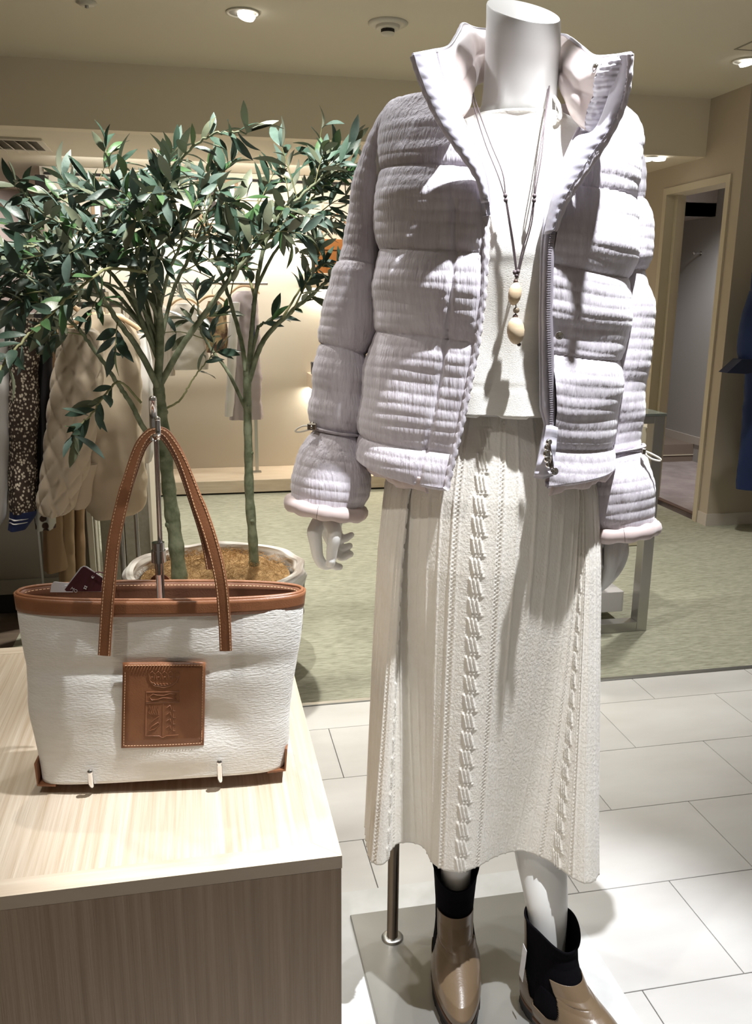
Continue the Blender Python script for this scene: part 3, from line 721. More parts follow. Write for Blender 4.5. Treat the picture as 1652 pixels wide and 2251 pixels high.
BL = [
 (A_([(347, 830), (352, 740), (345, 640), (335, 560), (338, 480), (350, 425), (366, 360)], YL, 2.7), .014, .003, .42, 'dense'),
 (A_([(352, 860), (305, 770), (255, 700), (215, 640), (185, 575), (150, 520)], YL, 2.55), .011, .003, .45, 'dense'),
 (A_([(356, 960), (319, 945), (289, 889), (256, 840), (197, 754), (150, 700), (100, 640), (40, 600)], YL, 2.6), .010, .003, .62, 'dense'),
 (A_([(349, 850), (400, 760), (450, 690), (500, 620), (560, 545), (620, 470), (690, 405), (745, 360)], YL, 2.75), .011, .003, .48, 'dense'),
 (A_([(347, 790), (292, 650), (300, 560), (330, 460), (365, 385), (410, 335), (470, 295), (547, 292)], YL, 2.45), .008, .0022, .5, 'sparse'),
 (A_([(345, 780), (290, 600), (255, 560), (210, 520), (150, 497), (95, 470), (50, 420), (32, 405)], YL, 2.35), .006, .002, .5, 'sparse'),
 (A_([(345, 760), (260, 620), (190, 560), (110, 540), (50, 545), (5, 560)], YL, 2.7), .007, .002, .45, 'dense'),
 (A_([(345, 760), (250, 640), (170, 600), (90, 590), (30, 610), (-20, 640)], YL, 2.9), .007, .002, .5, 'dense'),
 (A_([(345, 760), (300, 600), (230, 520), (180, 470), (140, 440), (110, 430)], YL, 2.95), .007, .002, .5, 'dense'),
 (A_([(347, 780), (330, 600), (270, 500), (240, 420), (262, 360)], YL, 2.75), .007, .002, .5, 'dense'),
 (A_([(347, 780), (380, 640), (420, 560), (450, 480), (470, 430), (480, 380)], YL, 2.95), .007, .002, .42, 'dense'),
 (A_([(330, 600), (250, 590), (215, 602), (150, 655), (95, 705), (40, 760), (0, 812)], 2.6, 2.1), .0045, .0026, .35, 'sparse'),
 (A_([(310, 885), (265, 840), (235, 862), (205, 905), (170, 940), (160, 955)], 2.7, 2.5), .004, .0016, .35, 'sparse'),
 (A_([(360, 900), (395, 880), (420, 840), (450, 800), (480, 770)], YL, 2.9), .004, .0016, .6, 'sparse'),
 (A_([(345, 760), (275, 680), (190, 640), (100, 615), (20, 560)], YL, 2.7), .006, .002, .4, 'dense'),
 (A_([(347, 740), (300, 660), (240, 625), (160, 595), (70, 500)], YL, 2.6), .006, .002, .4, 'dense'),
 (A_([(347, 700), (370, 600), (400, 520), (380, 440), (375, 400)], 2.8, 2.5), .006, .002, .3, 'dense'),
 (A_([(347, 700), (300, 580), (330, 540), (300, 470), (300, 430)], 2.8, 2.5), .006, .002, .3, 'dense'),
]
_, nl = tree('olive_tree', 'thick trunked artificial olive tree leaning left in the planter', trunkL, BL, ony(393, 1262, YL)*[1, 1, 0]+[0, 0, .37], 300, 11, 1.0)
YR = 2.98
trunkR = [(ony(x, y, YR), r) for x, y, r in ((559, 1250, .0180), (555, 1180, .0175), (548, 1090, .0165), (546, 1000, .015), (544, 920, .0145), (543, 850, .014), (542, 815, .012))]
BR = [
 (A_([(542, 840), (532, 760), (505, 660), (478, 580), (455, 500), (440, 450)], YR, 3.1), .009, .0028, .45, 'dense'),
 (A_([(543, 840), (552, 740), (562, 640), (585, 530), (635, 450), (690, 405), (735, 380), (785, 362)], YR, 2.9), .009, .003, .42, 'dense'),
 (A_([(546, 840), (578, 750), (640, 685), (700, 635), (740, 600), (790, 560)], YR, 2.8), .010, .004, .5, 'sparse'),
 (A_([(543, 905), (502, 820), (462, 765), (440, 720), (430, 640)], YR, 3.05), .007, .0026, .5, 'dense'),
 (A_([(548, 800), (565, 730), (572, 715), (600, 700)], YR, 2.95), .007, .004, .8, 'sparse'),
 (A_([(560, 640), (600, 560), (650, 500), (700, 470), (760, 450), (800, 420)], YR, 3.05), .006, .002, .3, 'dense'),
 (A_([(585, 530), (650, 470), (700, 420), (718, 395), (716, 350)], 2.95, 2.85), .004, .0016, .4, 'sparse'),
 (A_([(560, 660), (540, 560), (560, 470), (575, 420)], YR, 3.1), .005, .002, .3, 'dense'),
 (A_([(620, 700), (680, 600), (700, 560), (690, 530)], 2.9, 2.8), .004, .002, .35, 'sparse'),
 (A_([(640, 690), (665, 640), (690, 600), (715, 580)], 2.85, 2.8), .0035, .0018, .3, 'sparse'),
]
_, nr_ = tree('olive_tree', 'slender upright artificial olive tree at the right of the planter', trunkR, BR, ony(558, 1232, YR)*[1, 1, 0]+[0, 0, .37], 300, 23, 1.0)
print('LEAVES', nl, nr_)

# ------------------------------------------------------------------ mannequin
m_man = M('matt_white_mannequin', (.80, .80, .78), .38, spec=.35, sss=.0)
man = thing('mannequin', 'headless white standing female mannequin on a steel base plate', 'mannequin', (.50, 1.40, 0))
PLX0, PLX1, PLY0, PLY1 = .284, .708, 1.06, 1.614
MB().box((PLX0, PLY0, .0), (PLX1, PLY1, .008), b=.002).build('base_plate', m_plate, man)
sheet = tag(MB().box((.16, 1.0, .0), (.782, 1.700, .0022), b=.0005).build('floor_sheet', m_white_sheet), 'thin white sheet lying under the steel mannequin plate', 'sheet')
for o_ in man.children: o_.location.z += .0024
pc_ = onz(862, 2060, .012)
MB().lathe([(0, 0), (.0235, 0), (.0235, .002), (.020, .005), (.0135, .0055), (.0, .0055)], (pc_[0], pc_[1], .0104), 32).build('pole_flange', m_steel, man, True)
MB().tube([(pc_[0], pc_[1], .012), (pc_[0], pc_[1], .60), (pc_[0]+.012, pc_[1]-.01, .70), (pc_[0]+.05, pc_[1]-.05, .80)], .0118, 24).build('support_pole', m_polesteel, man, True)
def ring_loft(rows, n=48, e=2.0):
    """rows: (uc, wc, a, bf, bb, z) in the body frame"""
    out = []
    for uc, wc, a, bf, bb, z in rows:
        r = []
        for k in range(n):
            th = 2*PI*k/n; s_, c_ = math.sin(th), math.cos(th); b = bf if c_ > 0 else bb
            r.append((uc+a*math.copysign(abs(s_)**(2/e), s_), wc+b*math.copysign(abs(c_)**(2/e), c_), z))
        out.append(r)
    return np.array(out)
def resample(rows, n):
    return smooth_path(rows, n)
body = MB()
NK = BODY.loc(1150, 40, 0.0)[0]
uN = .014
# neck with a slanted top
tors = [(.012, 0, .105, .085, .09, .86), (.01, 0, .145, .095, .105, .93), (.01, 0, .128, .085, .085, 1.05), (.008, .0, .112, .078, .072, 1.15), (.008, .0, .125, .09, .078, 1.28), (.008, 0, .145, .10, .085, 1.38),
        (.008, 0, .155, .085, .085, 1.47), (.008, -.005, .165, .07, .075, 1.53), (.010, -.01, .160, .056, .066, 1.565), (.012, -.012, .125, .050, .060, 1.59), (.014, -.010, .085, .050, .056, 1.61),
        (.015, -.006, .064, .052, .055, 1.628), (.0155, -.004, .0585, .053, .055, 1.65), (.016, 0, .0575, .054, .056, 1.69), (.0165, .004, .0580, .056, .056, 1.725)]
R_ = ring_loft(resample(tors, 70))
zt_c, slope_u, slope_w = 1.765, -.27, -.56
add = ring_loft([(.0160, .005, .0572, .057, .056, 1.745), (.0150, .006, .0568, .058, .056, 1.766), (.0148, .006, .0556, .0565, .0545, 1.7685)])
R_ = np.concatenate([R_, add])
kk = np.clip((R_[..., 2]-1.64)/.126, 0, 1)
R_[..., 2] += kk*((R_[..., 0]-.015)*-.24+(R_[..., 1]-.006)*-.52)
# collar bones, tendons
cb = R_[..., 2]
dz = .004*np.exp(-((R_[..., 2]-1.585)/.012)**2)*np.exp(-((np.abs(R_[..., 0]-.013)-.05)/.035)**2)*(R_[..., 1] > 0)
R_[..., 1] += dz*2+.005*np.exp(-((np.abs(R_[..., 0]-.014)-.022-(R_[..., 2]-1.62)*.25)/.007)**2)*np.exp(-((R_[..., 2]-1.635)/.05)**2)*(R_[..., 1] > 0)
W3 = BODY.world(R_); n_ = R_.shape[1]; m_ = R_.shape[0]
body.add(W3.reshape(-1, 3), gfaces(m_, n_, False, True, False).tolist()+[list(range((m_-1)*n_, m_*n_)), list(range(n_))[::-1]])
# legs
LEG = [[(-.060, -.02, .80, .078), (-.055, -.01, .65, .070), (-.048, -.01, .50, .056), (-.046, -.01, .44, .053), (-.044, -.018, .36, .050), (-.043, -.025, .30, .040), (-.042, -.03, .24, .032), (-.042, -.035, .16, .028), (-.042, -.03, .10, .03)],
       [(.070, -.02, .80, .078), (.080, -.01, .65, .068), (.095, .0, .50, .055), (.104, .0, .44, .054), (.113, .008, .36, .0535), (.121, .022, .30, .0475), (.132, .056, .24, .040), (.139, .078, .16, .031), (.141, .088, .10, .03)]]
for L in LEG:
    p = smooth_path([(a, b, c) for a, b, c, r in L], 40); r = np.interp(np.linspace(0, len(L)-1, 40), range(len(L)), [q[3] for q in L])
    body.tube(BODY.world(p), r, 24)
# arms (inside the sleeves)
ARM = [[BODY.pt(862, 300, -.01), BODY.pt(800, 520, -.01), BODY.pt(755, 740, .01), BODY.pt(730, 980, .03), BODY.pt(728, 1130, .035)],
       [BODY.pt(1362, 310, -.02), BODY.pt(1372, 520, -.03), BODY.pt(1370, 740, -.02), BODY.pt(1362, 1000, -.02), BODY.pt(1345, 1180, -.02)]]
for A in ARM:
    body.tube(smooth_path(A, 30), np.linspace(.030, .020, 30), 16)
body.build('body', m_man, man, True, 50)
def blob(name, chains, m, parent, vox=.0016, it=3):
    mb = MB()
    for pts, rad in chains:
        k = max(6, len(pts)*5); p = smooth_path(pts, k); r = np.interp(np.linspace(0, len(pts)-1, k), range(len(pts)), rad)
        mb.tube(p, r, 12); mb.ball(p[0], r[0], 12, 8); mb.ball(p[-1], r[-1], 12, 8)
    o = mb.build(name, m, parent, True)
    r = o.modifiers.new('remesh', 'REMESH'); r.mode = 'VOXEL'; r.voxel_size = vox; r.use_smooth_shade = True
    s = o.modifiers.new('smooth', 'SMOOTH'); s.iterations = it; s.factor = .6
    dg = bpy.context.evaluated_depsgraph_get(); me = bpy.data.meshes.new_from_object(o.evaluated_get(dg)); o.modifiers.clear()
    old = o.data; o.data = me; bpy.data.meshes.remove(old); me.polygons.foreach_set('use_smooth', [True]*len(me.polygons))
    return o
B = BODY.pt
blob('hand', [
    ([B(727, 1120, .035), B(722, 1145, .04)], [.023, .021]),
    ([B(712, 1142, .045), B(700, 1152, .055), B(692, 1162, .06)], [.018, .015, .0125]),
    ([B(732, 1142, .04), B(730, 1160, .035), B(738, 1185, .02)], [.018, .017, .014]),
    ([B(715, 1150, .04), B(722, 1170, .03), B(735, 1200, .018)], [.016, .014, .012]),
    ([B(697, 1155, .062), B(691, 1170, .07), B(694, 1195, .07), B(698, 1222, .066), B(706, 1238, .064)], [.0135, .0135, .0115, .0100, .0095]),
    ([B(706, 1238, .064), B(716, 1243, .062), B(722, 1242, .060)], [.0092, .0085, .008]),
    ([B(722, 1146, .055), B(733, 1160, .072), B(735, 1180, .076), B(730, 1205, .074), B(728, 1225, .070)], [.0135, .0125, .0120, .0105, .0095]),
    ([B(727, 1232, .072), B(727, 1238, .070)], [.0085, .008]),
    ([B(738, 1178, .03), B(755, 1184, .03), B(772, 1176, .028), ], [.0110, .0080, .0055]),
    ([B(738, 1192, .025), B(752, 1204, .026), B(768, 1200, .026)], [.0105, .0080, .0060]),
    ([B(734, 1208, .028), B(750, 1224, .03), B(770, 1218, .03)], [.0100, .0080, .0060]),
    ([B(728, 1240, .055), B(738, 1245, .052), B(746, 1246, .050)], [.0085, .0072, .0062]),
], m_man, man)
blob('hand', [
    ([B(1342, 1150, -.02), B(1340, 1185, -.01)], [.026, .025]),
    ([B(1312, 1170, -.01), B(1312, 1190, -.005)], [.020, .016]),
    ([B(1350, 1190, -.01), B(1346, 1215, .0), B(1342, 1235, .005)], [.022, .020, .016]),
    ([B(1362, 1185, -.015), B(1366, 1212, -.005), B(1358, 1240, .0), B(1345, 1262, .01), B(1325, 1284, .012), B(1310, 1297, .012)], [.0125, .0125, .0115, .0105, .0095, .0075]),
    ([B(1345, 1200, .01), B(1343, 1225, .02), B(1340, 1250, .022), B(1328, 1275, .02), B(1312, 1292, .015)], [.0150, .0135, .0115, .0095, .0075]),
    ([B(1318, 1180, .0), B(1309, 1200, .01), B(1304, 1230, .015), B(1305, 1255, .015)], [.0135, .0105, .0090, .0080]),
    ([B(1335, 1195, -.03), B(1325, 1225, -.035), B(1316, 1240, -.035), B(1305, 1240, -.03)], [.0120, .0095, .0080, .0070]),
    ([B(1342, 1220, -.035), B(1332, 1255, -.04), B(1318, 1266, -.035), B(1303, 1268, -.03)], [.0110, .0095, .0080, .0070]),
], m_man, man)

# ------------------------------------------------------------------ sweater
m_knit = M('cream_fine_knit', (.84, .82, .755), .9, bump=.25, bs=420, sheen=.25, col2=(.87, .85, .79), ns=60, st=(1, 1, 3))
sw_ = thing('sweater', 'cream fine knit crew neck sweater worn under the open puffer jacket', 'sweater', BODY.world([0, 0, 1.16]))
zh = BODY.loc(1105, 917, .125)[2]
rows_ = [(.010, .0, .158, .128, .115, zh), (.010, 0, .155, .125, .112, zh+.03), (.010, 0, .146, .118, .10, zh+.12), (.010, 0, .150, .125, .098, zh+.22), (.010, 0, .158, .128, .10, 1.42),
         (.010, 0, .166, .112, .10, 1.50), (.010, -.003, .168, .090, .090, 1.55), (.011, -.006, .155, .072, .078, 1.585), (.0125, -.006, .118, .062, .068, 1.603), (.014, -.004, .088, .0595, .064, 1.612), (.0150, -.003, .074, .060, .063, 1.617)]
P = ring_loft(resample(rows_, 150), 160, 2.15)
zz = P[..., 2]
ffold = np.clip((1.55-zz)/.3, 0, 1)
d = (.0022*np.sin(P[..., 0]*75+zz*9)*ffold+.004*vnoise(P, 7, 2)*ffold)
dirv = P-np.array([.01, 0, 0])*1; dirv[..., 2] = 0; dirv /= np.linalg.norm(dirv, axis=-1, keepdims=True)
d -= .0014*np.exp(-((zz-zh-.045)/.0012)**2)+.0014*np.exp(-((zz-zh-.19)/.0015)**2)*(P[..., 1] > 0)
P += dirv*d[..., None]
# hem turns under
hem = P[:1].copy(); hem[..., 2] += .02; hem -= (P[:1]-np.array([.01, 0, 0]))*np.array([.02, .02, 0])
P = np.concatenate([hem, P]); 
grid('knit_body', BODY.world(P), m_knit, sw_, False, True, flip=True, thick=.0025)
nb = BODY.world(ring_loft([(.0150, -.003, .072, .060, .062, 1.6175)], 60)[0]); MB().tube(np.vstack([nb, nb[:1]]), .0035, 8, False).build('neckband', m_knit, sw_, True)
q = smooth_path([B(1208, 205, .01), B(1222, 222, .03), B(1232, 245, .045), B(1228, 262, .06), B(1222, 258, .065)], 16)
MB().tube(q, .0035, 6).build('neck_facing', m_knit, sw_, True)

# ------------------------------------------------------------------ skirt
m_skirt = M('ivory_rib_knit', (.88, .84, .755), .88, bump=.35, bs=300, bst=(1, 1, .6), sheen=.25, col2=(.91, .88, .81), ns=40)
sk = thing('knit_skirt', 'long ivory pleated knit skirt with cable ladder stripes on the mannequin', 'skirt', BODY.world([0, 0, .35]))
ZH = .35
hp = [(808, 1872), (815, 1890), (832, 1899), (848, 1893), (856, 1872), (872, 1853), (905, 1850), (932, 1862), (948, 1892), (975, 1909), (1012, 1914), (1050, 1902), (1082, 1884), (1110, 1873), (1145, 1868), (1180, 1878), (1215, 1896), (1250, 1922), (1280, 1938), (1303, 1936), (1316, 1915)]
H_ = []
for x, y in hp:
    p = onz(x, y, ZH)[:2]-BODY.o; H_.append((p@BODY.u, p@BODY.w))
bk = [(-.218, .03), (-.216, -.02), (-.205, -.05), (-.185, -.06), (-.18, -.10), (-.14, -.14), (-.10, -.13), (-.04, -.165), (.01, -.145), (.07, -.165), (.12, -.13), (.165, -.12), (.19, -.07), (.20, -.02), (.205, .04), (.212, .08)]
H_ = H_+bk[::-1]
H_ = np.array(H_); Hc = np.vstack([H_[-2:], H_, H_[:3]])
Hs = smooth_path(Hc, (len(Hc)-1)*40+1)[80:80+len(H_)*40]
sl = np.concatenate([[0], np.cumsum(np.linalg.norm(np.diff(Hs, axis=0), axis=1))]); NS = 900
arc = np.linspace(0, sl[-1], NS, endpoint=False)
Hs = np.stack([np.interp(arc, sl, Hs[:, 0]), np.interp(arc, sl, Hs[:, 1])], 1)
C0 = np.array([-.004, -.005]); ANG = np.unwrap(np.arctan2(Hs[:, 0]-C0[0], Hs[:, 1]-C0[1]))
# even out the angle for the waist so that fabric does not double back
angw = np.interp(np.arange(NS), [0, NS], [ANG[0], ANG[0]+2*PI*np.sign(ANG[-1]-ANG[0])])
angw = .75*ANG+.25*angw
NZ = 420
ZT = 1.20
zs = np.linspace(0, 1, NZ)  # 0 hem .. 1 waist
P = np.zeros((NZ, NS, 3))
for i, s_ in enumerate(zs):
    z = ZH+(ZT-ZH)*s_
    a = interp([(.35, .195), (.5, .198), (.7, .197), (.9, .192), (1.02, .183), (1.10, .165), (1.17, .138), (1.2, .134)], z)
    bf = interp([(.35, .125), (.7, .128), (.9, .132), (1.02, .128), (1.1, .120), (1.17, .108), (1.2, .104)], z)
    bb = interp([(.35, .14), (.7, .14), (.9, .14), (1.02, .128), (1.1, .11), (1.2, .095)], z)
    b = np.where(np.cos(angw) > 0, bf, bb)
    E = np.stack([C0[0]+a*np.sin(angw), C0[1]+b*np.cos(angw)], 1)
    k = (1-s_)**1.6
    P[i, :, :2] = E*(1-k)+Hs*k; P[i, :, 2] = z
# ribs and cables by arc length measured from the front centre
front_i = int(np.argmin(np.abs(Hs[:, 0]-BODY.u@(onz(1012, 1914, ZH)[:2]-BODY.o))+(Hs[:, 1] < 0)))
sgl = arc-arc[front_i]; tot = sl[-1]; sgl = (sgl+tot/2) % tot-tot/2
rel = np.zeros((NZ, NS)); zz = P[..., 2]
per = tot/7
m_loc = (sgl+per/2) % per-per/2       # -per/2..per/2 around each cable
x = m_loc
rib = np.zeros(NS)
for c_, wd_, h_ in ((-.105, .0018, .0024), (.105, .0018, .0024), (-.040, .0022, .0028), (-.030, .0018, .0012), (.030, .0018, .0012), (.040, .0022, .0022), (-.062, .0018, .0020), (.062, .0018, .0020), (-.086, .0018, .0020), (.086, .0018, .0020)):
    rib += h_*np.exp(-((x-c_)/wd_)**2)
lace = np.exp(-((np.abs(x)-.035)/.004)**2)
rel += rib
rel += lace*.0012*(np.sin(zz*900+ (x > 0)*2)*np.sin(x*900)) 
cell = .0345; ph = (zz/cell) % 1
bars = np.zeros((NZ, NS))
for k in range(3):
    xc = (-.006+.006*k)-(ph-.5)*.008
    bars += np.exp(-((x-xc)/.0016)**2)
bars *= np.clip(np.minimum(ph, 1-ph)*14-.8, 0, 1)
cross = np.exp(-(np.minimum(ph, 1-ph)/.05)**2)*np.exp(-(np.abs(x-.004)/.010)**4)
rel += (bars*.0036+cross*.0022)
rel += .0010*np.sin(zz*2*PI/.0045)*np.exp(-((x)/.022)**6)*.3
rel += vnoise(P[::6, ::6], 9, 5).repeat(6, 0).repeat(6, 1)[:NZ, :NS]*.002 if False else 0
n3 = gnormal(np.concatenate([P[:, -1:], P, P[:, :1]], 1))[:, 1:-1]; outw = P-np.array([C0[0], C0[1], 0]); outw[..., 2] = 0
if ((n3*outw).sum(-1)).mean() < 0: n3 = -n3
P += n3*rel[..., None]
# rolled hem
r0 = P[0].copy(); r1 = r0-n3[0]*.004; r1[:, 2] += .006; r2 = r0+n3[0]*.0012; r2[:, 2] += .001
r0[:, 2] -= .003; hemr = np.stack([r1, r0]); P = np.concatenate([hemr, P])
o = grid('skirt_panel', BODY.world(P), m_skirt, sk, False, True)

# ------------------------------------------------------------------ puffer jacket
m_shell = M('lavender_crinkle_shell', (.57, .53, .585), .62, bump=.9, bs=210, bst=(1, 1, .12), col2=(.67, .635, .69), ns=90, st=(1, 1, .15), sheen=.35, spec=.35, detail=3)
m_satin = M('pale_lilac_satin', (.58, .56, .64), .42, bump=.15, bs=60, sheen=.3)
m_lining = M('blush_satin_lining', (.56, .46, .44), .42, bump=.12, bs=30, sheen=.3)
m_zip = M('lilac_zip_teeth', (.42, .39, .44), .4, .3)
JZ = BODY.world([0, 0, 1.05])
jk = thing('puffer_jacket', 'open lavender crinkled puffer jacket with blush lining on the mannequin', 'jacket', JZ)
def uz(lst, w):
    return sorted([(float(BODY.loc(x, y, w)[2]), float(BODY.loc(x, y, w)[0])) for x, y in lst])
SL = uz([(792, 1005), (795, 900), (813, 800), (822, 700), (828, 600), (832, 500), (834, 400), (838, 300), (846, 250), (862, 228), (905, 208), (945, 196)], .0)
SR = uz([(1346, 1030), (1352, 900), (1362, 800), (1376, 700), (1386, 600), (1394, 500), (1400, 400), (1402, 310), (1390, 268), (1368, 240), (1340, 222), (1300, 205)], .0)
EL = uz([(945, 200), (985, 270), (1030, 340), (1058, 400), (1069, 450), (1068, 560), (1062, 650), (1048, 760), (1030, 850), (1012, 940), (995, 1010), (980, 1077), (975, 1100)], .145)
ER = uz([(1345, 225), (1332, 290), (1290, 370), (1250, 430), (1224, 490), (1214, 560), (1211, 700), (1215, 800), (1219, 900), (1216, 960), (1210, 1000), (1205, 1060)], .145)
EF = uz([(1300, 225), (1268, 290), (1237, 360), (1212, 430), (1198, 480), (1191, 560), (1188, 700), (1190, 900), (1200, 935), (1178, 1050), (1175, 1060)], .145)
ifn = lambda T, z: np.interp(z, [t[0] for t in T], [t[1] for t in T])
BF = [(1.0, .158), (1.1, .152), (1.25, .148), (1.40, .152), (1.50, .145), (1.56, .125), (1.60, .10), (1.63, .075), (1.66, .06)]
BBk = [(1.0, .155), (1.1, .15), (1.25, .14), (1.40, .145), (1.50, .14), (1.56, .125), (1.60, .105), (1.63, .085), (1.66, .075)]
def zhem(th):
    """hem height by angle"""
    s_ = np.sin(th); c_ = np.cos(th)
    return 1.046+.030*np.abs(s_)**2*(s_ < 0)+.022*np.clip(np.abs(s_), 0, 1)*(s_ >= 0)+.0*c_
Z1 = 1.648
EX = 2.35
def body_pt(th, z):
    uL, uR = ifn(SL, z), ifn(SR, z); uc, a = (uL+uR)/2, (uR-uL)/2
    s_, c_ = np.sin(th), np.cos(th); b = np.where(c_ > 0, np.interp(z, *zip(*BF)), np.interp(z, *zip(*BBk)))
    return np.stack([uc+a*np.sign(s_)*np.abs(s_)**(2/EX), b*np.sign(c_)*np.abs(c_)**(2/EX), z], -1)
def edge_th(T, z):
    uL, uR = ifn(SL, z), ifn(SR, z); uc, a = (uL+uR)/2, (uR-uL)/2
    r = (ifn(T, z)-uc)/a; return np.sign(r)*np.arcsin(np.clip(np.abs(r), 0, .995)**(EX/2))
QZ_L = [1.10, 1.275, 1.405, 1.530]     # big quilting seams
PITCH = .0172
def quilt(P, th, seams, amp=.010, slope=0.0, seed=0, ridge=.0009):
    """outward displacement: big puffs between seams and fine gathered ridges"""
    z = P[..., 2]-slope*P[..., 0]+.005*np.sin(P[..., 0]*14+seed)+.0035*vnoise(P, 9, seed)
    ed = [z.min()-.02]+list(seams)+[1.70]
    d = np.zeros(z.shape)
    for a, b in zip(ed, ed[1:]):
        k = (z >= a) & (z < b); t = (z-a)/(b-a); d = np.where(k, np.clip(np.sin(PI*np.clip(t, 0, 1)), 0, 1)**.45, d)
    r = np.abs(np.sin(PI*(z+.0018*vnoise(P, 22, seed+5))/PITCH))**.8
    return amp*(d-.4)+ridge*(r-.5)+.0060*vnoise(P*np.array([.8, .8, 1.3]), 6.5, seed+9)+.0065*vnoise(P*np.array([.45, .45, 1.6]), 14, seed+3)
def panel(name, thA, thB, z0f, nz=300, nt=110, seams=QZ_L, seed=0, edge_pad=None, slope=0.0):
    t = np.linspace(0, 1, nz)
    P = np.zeros((nz, nt, 3)); TH = np.zeros((nz, nt))
    for i in range(nz):
        s_ = np.linspace(0, 1, nt)
        z = 1.05+(Z1-1.05)*t[i]
        for it in range(2):
            zz = z if np.ndim(z) else np.full(nt, z)
            a, b = thA(zz), thB(zz); th = a+(b-a)*s_
            z = zhem(th)+(Z1-zhem(th))*t[i]
        P[i] = body_pt(th, z); TH[i] = th
    n3 = gnormal(P); o_ = P-np.array([0, 0, 0]); o_[..., 2] = 0
    if ((n3*o_).sum(-1)).mean() < 0: n3 = -n3
    d = quilt(P, TH, seams, seed=seed, slope=slope)
    s_ = np.linspace(0, 1, nt)[None, :]
    fade = np.ones((nz, nt))
    if edge_pad:       # placket stitched off from the panel
        g = np.linalg.norm(np.diff(P, axis=1), axis=-1); al = np.concatenate([np.zeros((nz, 1)), np.cumsum(g, 1)], 1)
        d -= edge_pad[1]*np.exp(-((al-edge_pad[0])/.0035)**2)*np.clip((1.50-P[..., 2])/.03, 0, 1)
        d *= np.clip(al/.012, .25, 1)
    d *= np.clip((Z1-P[..., 2])/.05, .1, 1)
    P2 = P+n3*d[..., None]
    # hem rolls in
    q0 = P2[0]-n3[0]*.006+np.array([0, 0, -.004]); q1 = P[0]-n3[0]*.016+np.array([0, 0, .006]); 
    P2 = np.concatenate([q1[None], q0[None], P2])
    return grid(name, BODY.world(P2), m_shell, jk, thick=0), P, n3, TH
_, PL, NL, THL = panel('front_panel', lambda z: edge_th(EL, z), lambda z: np.full(np.shape(z), -1.62), None, seed=1, edge_pad=(.047, .006), slope=-.03)
_, PR, NR, THR = panel('front_panel', lambda z: edge_th(ER, z), lambda z: np.full(np.shape(z), 1.62), None, seed=5, seams=[1.12, 1.262, 1.392, 1.512], slope=-.06)
panel('back_panel', lambda z: np.full(np.shape(z), 1.62), lambda z: np.full(np.shape(z), 2*PI-1.62), None, nt=90, seed=3)
# satin inside
def inner(name, T, side, m):
    t = np.linspace(0, 1, 60); rows = []
    for k in t:
        zb = 1.052+(Z1-1.052)*k; z = np.full(50, zb); a = edge_th(T, z)[0]
        th = np.linspace(a, side*1.62, 50); rows.append(body_pt(th, z)*np.array([.955, .90, 1]))
    return grid(name, BODY.world(np.array(rows)), m, jk)
inner('lining', EL, -1, m_lining); inner('lining', ER, 1, m_lining)
rows = []
for k in np.linspace(0, 1, 40):
    zb = 1.08+(Z1-1.08)*k; th = np.linspace(1.62, 2*PI-1.62, 60); rows.append(body_pt(th, np.full(60, zb))*np.array([.955, .90, 1]))
grid('lining', BODY.world(np.array(rows)), m_lining, jk)
# left placket edge roll, right facing strip with zip
def edge_pts(T, zs_, dw=0., du=0.):
    out = []
    for z in zs_:
        th = edge_th(T, np.array(z)); q = body_pt(th, np.array(z)); out.append(q+np.array([du, dw, 0]))
    return np.array(out)
zz_ = np.linspace(1.047, 1.475, 90)
eL = edge_pts(EL, zz_, .001)
eL[:, 0] += .0012*np.sin(zz_*2*PI/PITCH)
MB().tube(BODY.world(eL), .0052, 10).build('placket_edge', m_shell, jk, True)
eR = edge_pts(ER, np.linspace(1.075, 1.585, 90)); eF = edge_pts(EF, np.linspace(1.075, 1.585, 90))
st = []
for k in np.linspace(0, 1, 14):
    q = eF*(1-k)+eR*k; q[:, 1] += -.010+.012*math.sin(k*PI)**.5-.004*k; st.append(q)
st = np.array(st)
st[..., 1] += .0016*vnoise(st, 90, 2)+.0008*np.sin(st[..., 2]*420)*(np.linspace(0, 1, 14)[:, None] > .5)
grid('inner_facing', BODY.world(st), m_satin, jk, thick=.004)
MB().tube(BODY.world(eF+np.array([0, -.009, 0])), .0032, 8).build('facing_edge', m_satin, jk, True)
def zipper(path, parent=jk, name='zip_teeth'):
    p = smooth_path(path, 400); seg = np.linalg.norm(np.diff(p, axis=0), axis=1); S = np.concatenate([[0], np.cumsum(seg)]); mb = MB(); x = 0; k = 0
    while x < S[-1]:
        q = np.array([np.interp(x, S, p[:, j]) for j in range(3)]); q2 = np.array([np.interp(x+.001, S, p[:, j]) for j in range(3)]); t = Vector(q2-q).normalized() if np.linalg.norm(q2-q) > 0 else Vector((0, 0, 1))
        R = Vector((0, 0, 1)).rotation_difference(t).to_matrix().to_4x4(); R.translation = Vector(q)
        mb.box((-.0026, -.0017, -.0009), (.0026, .0017, .0009), M=R); x += .0034
    o = stuff(mb.build(name, m_zip, parent)); return o
zR = edge_pts(ER, np.linspace(1.085, 1.50, 60), .006, -.005)
MB().tube(BODY.world(zR+np.array([.003, -.004, 0])), .0042, 6).build('zip_tape', m_zip, jk, True)
zipper(BODY.world(zR))
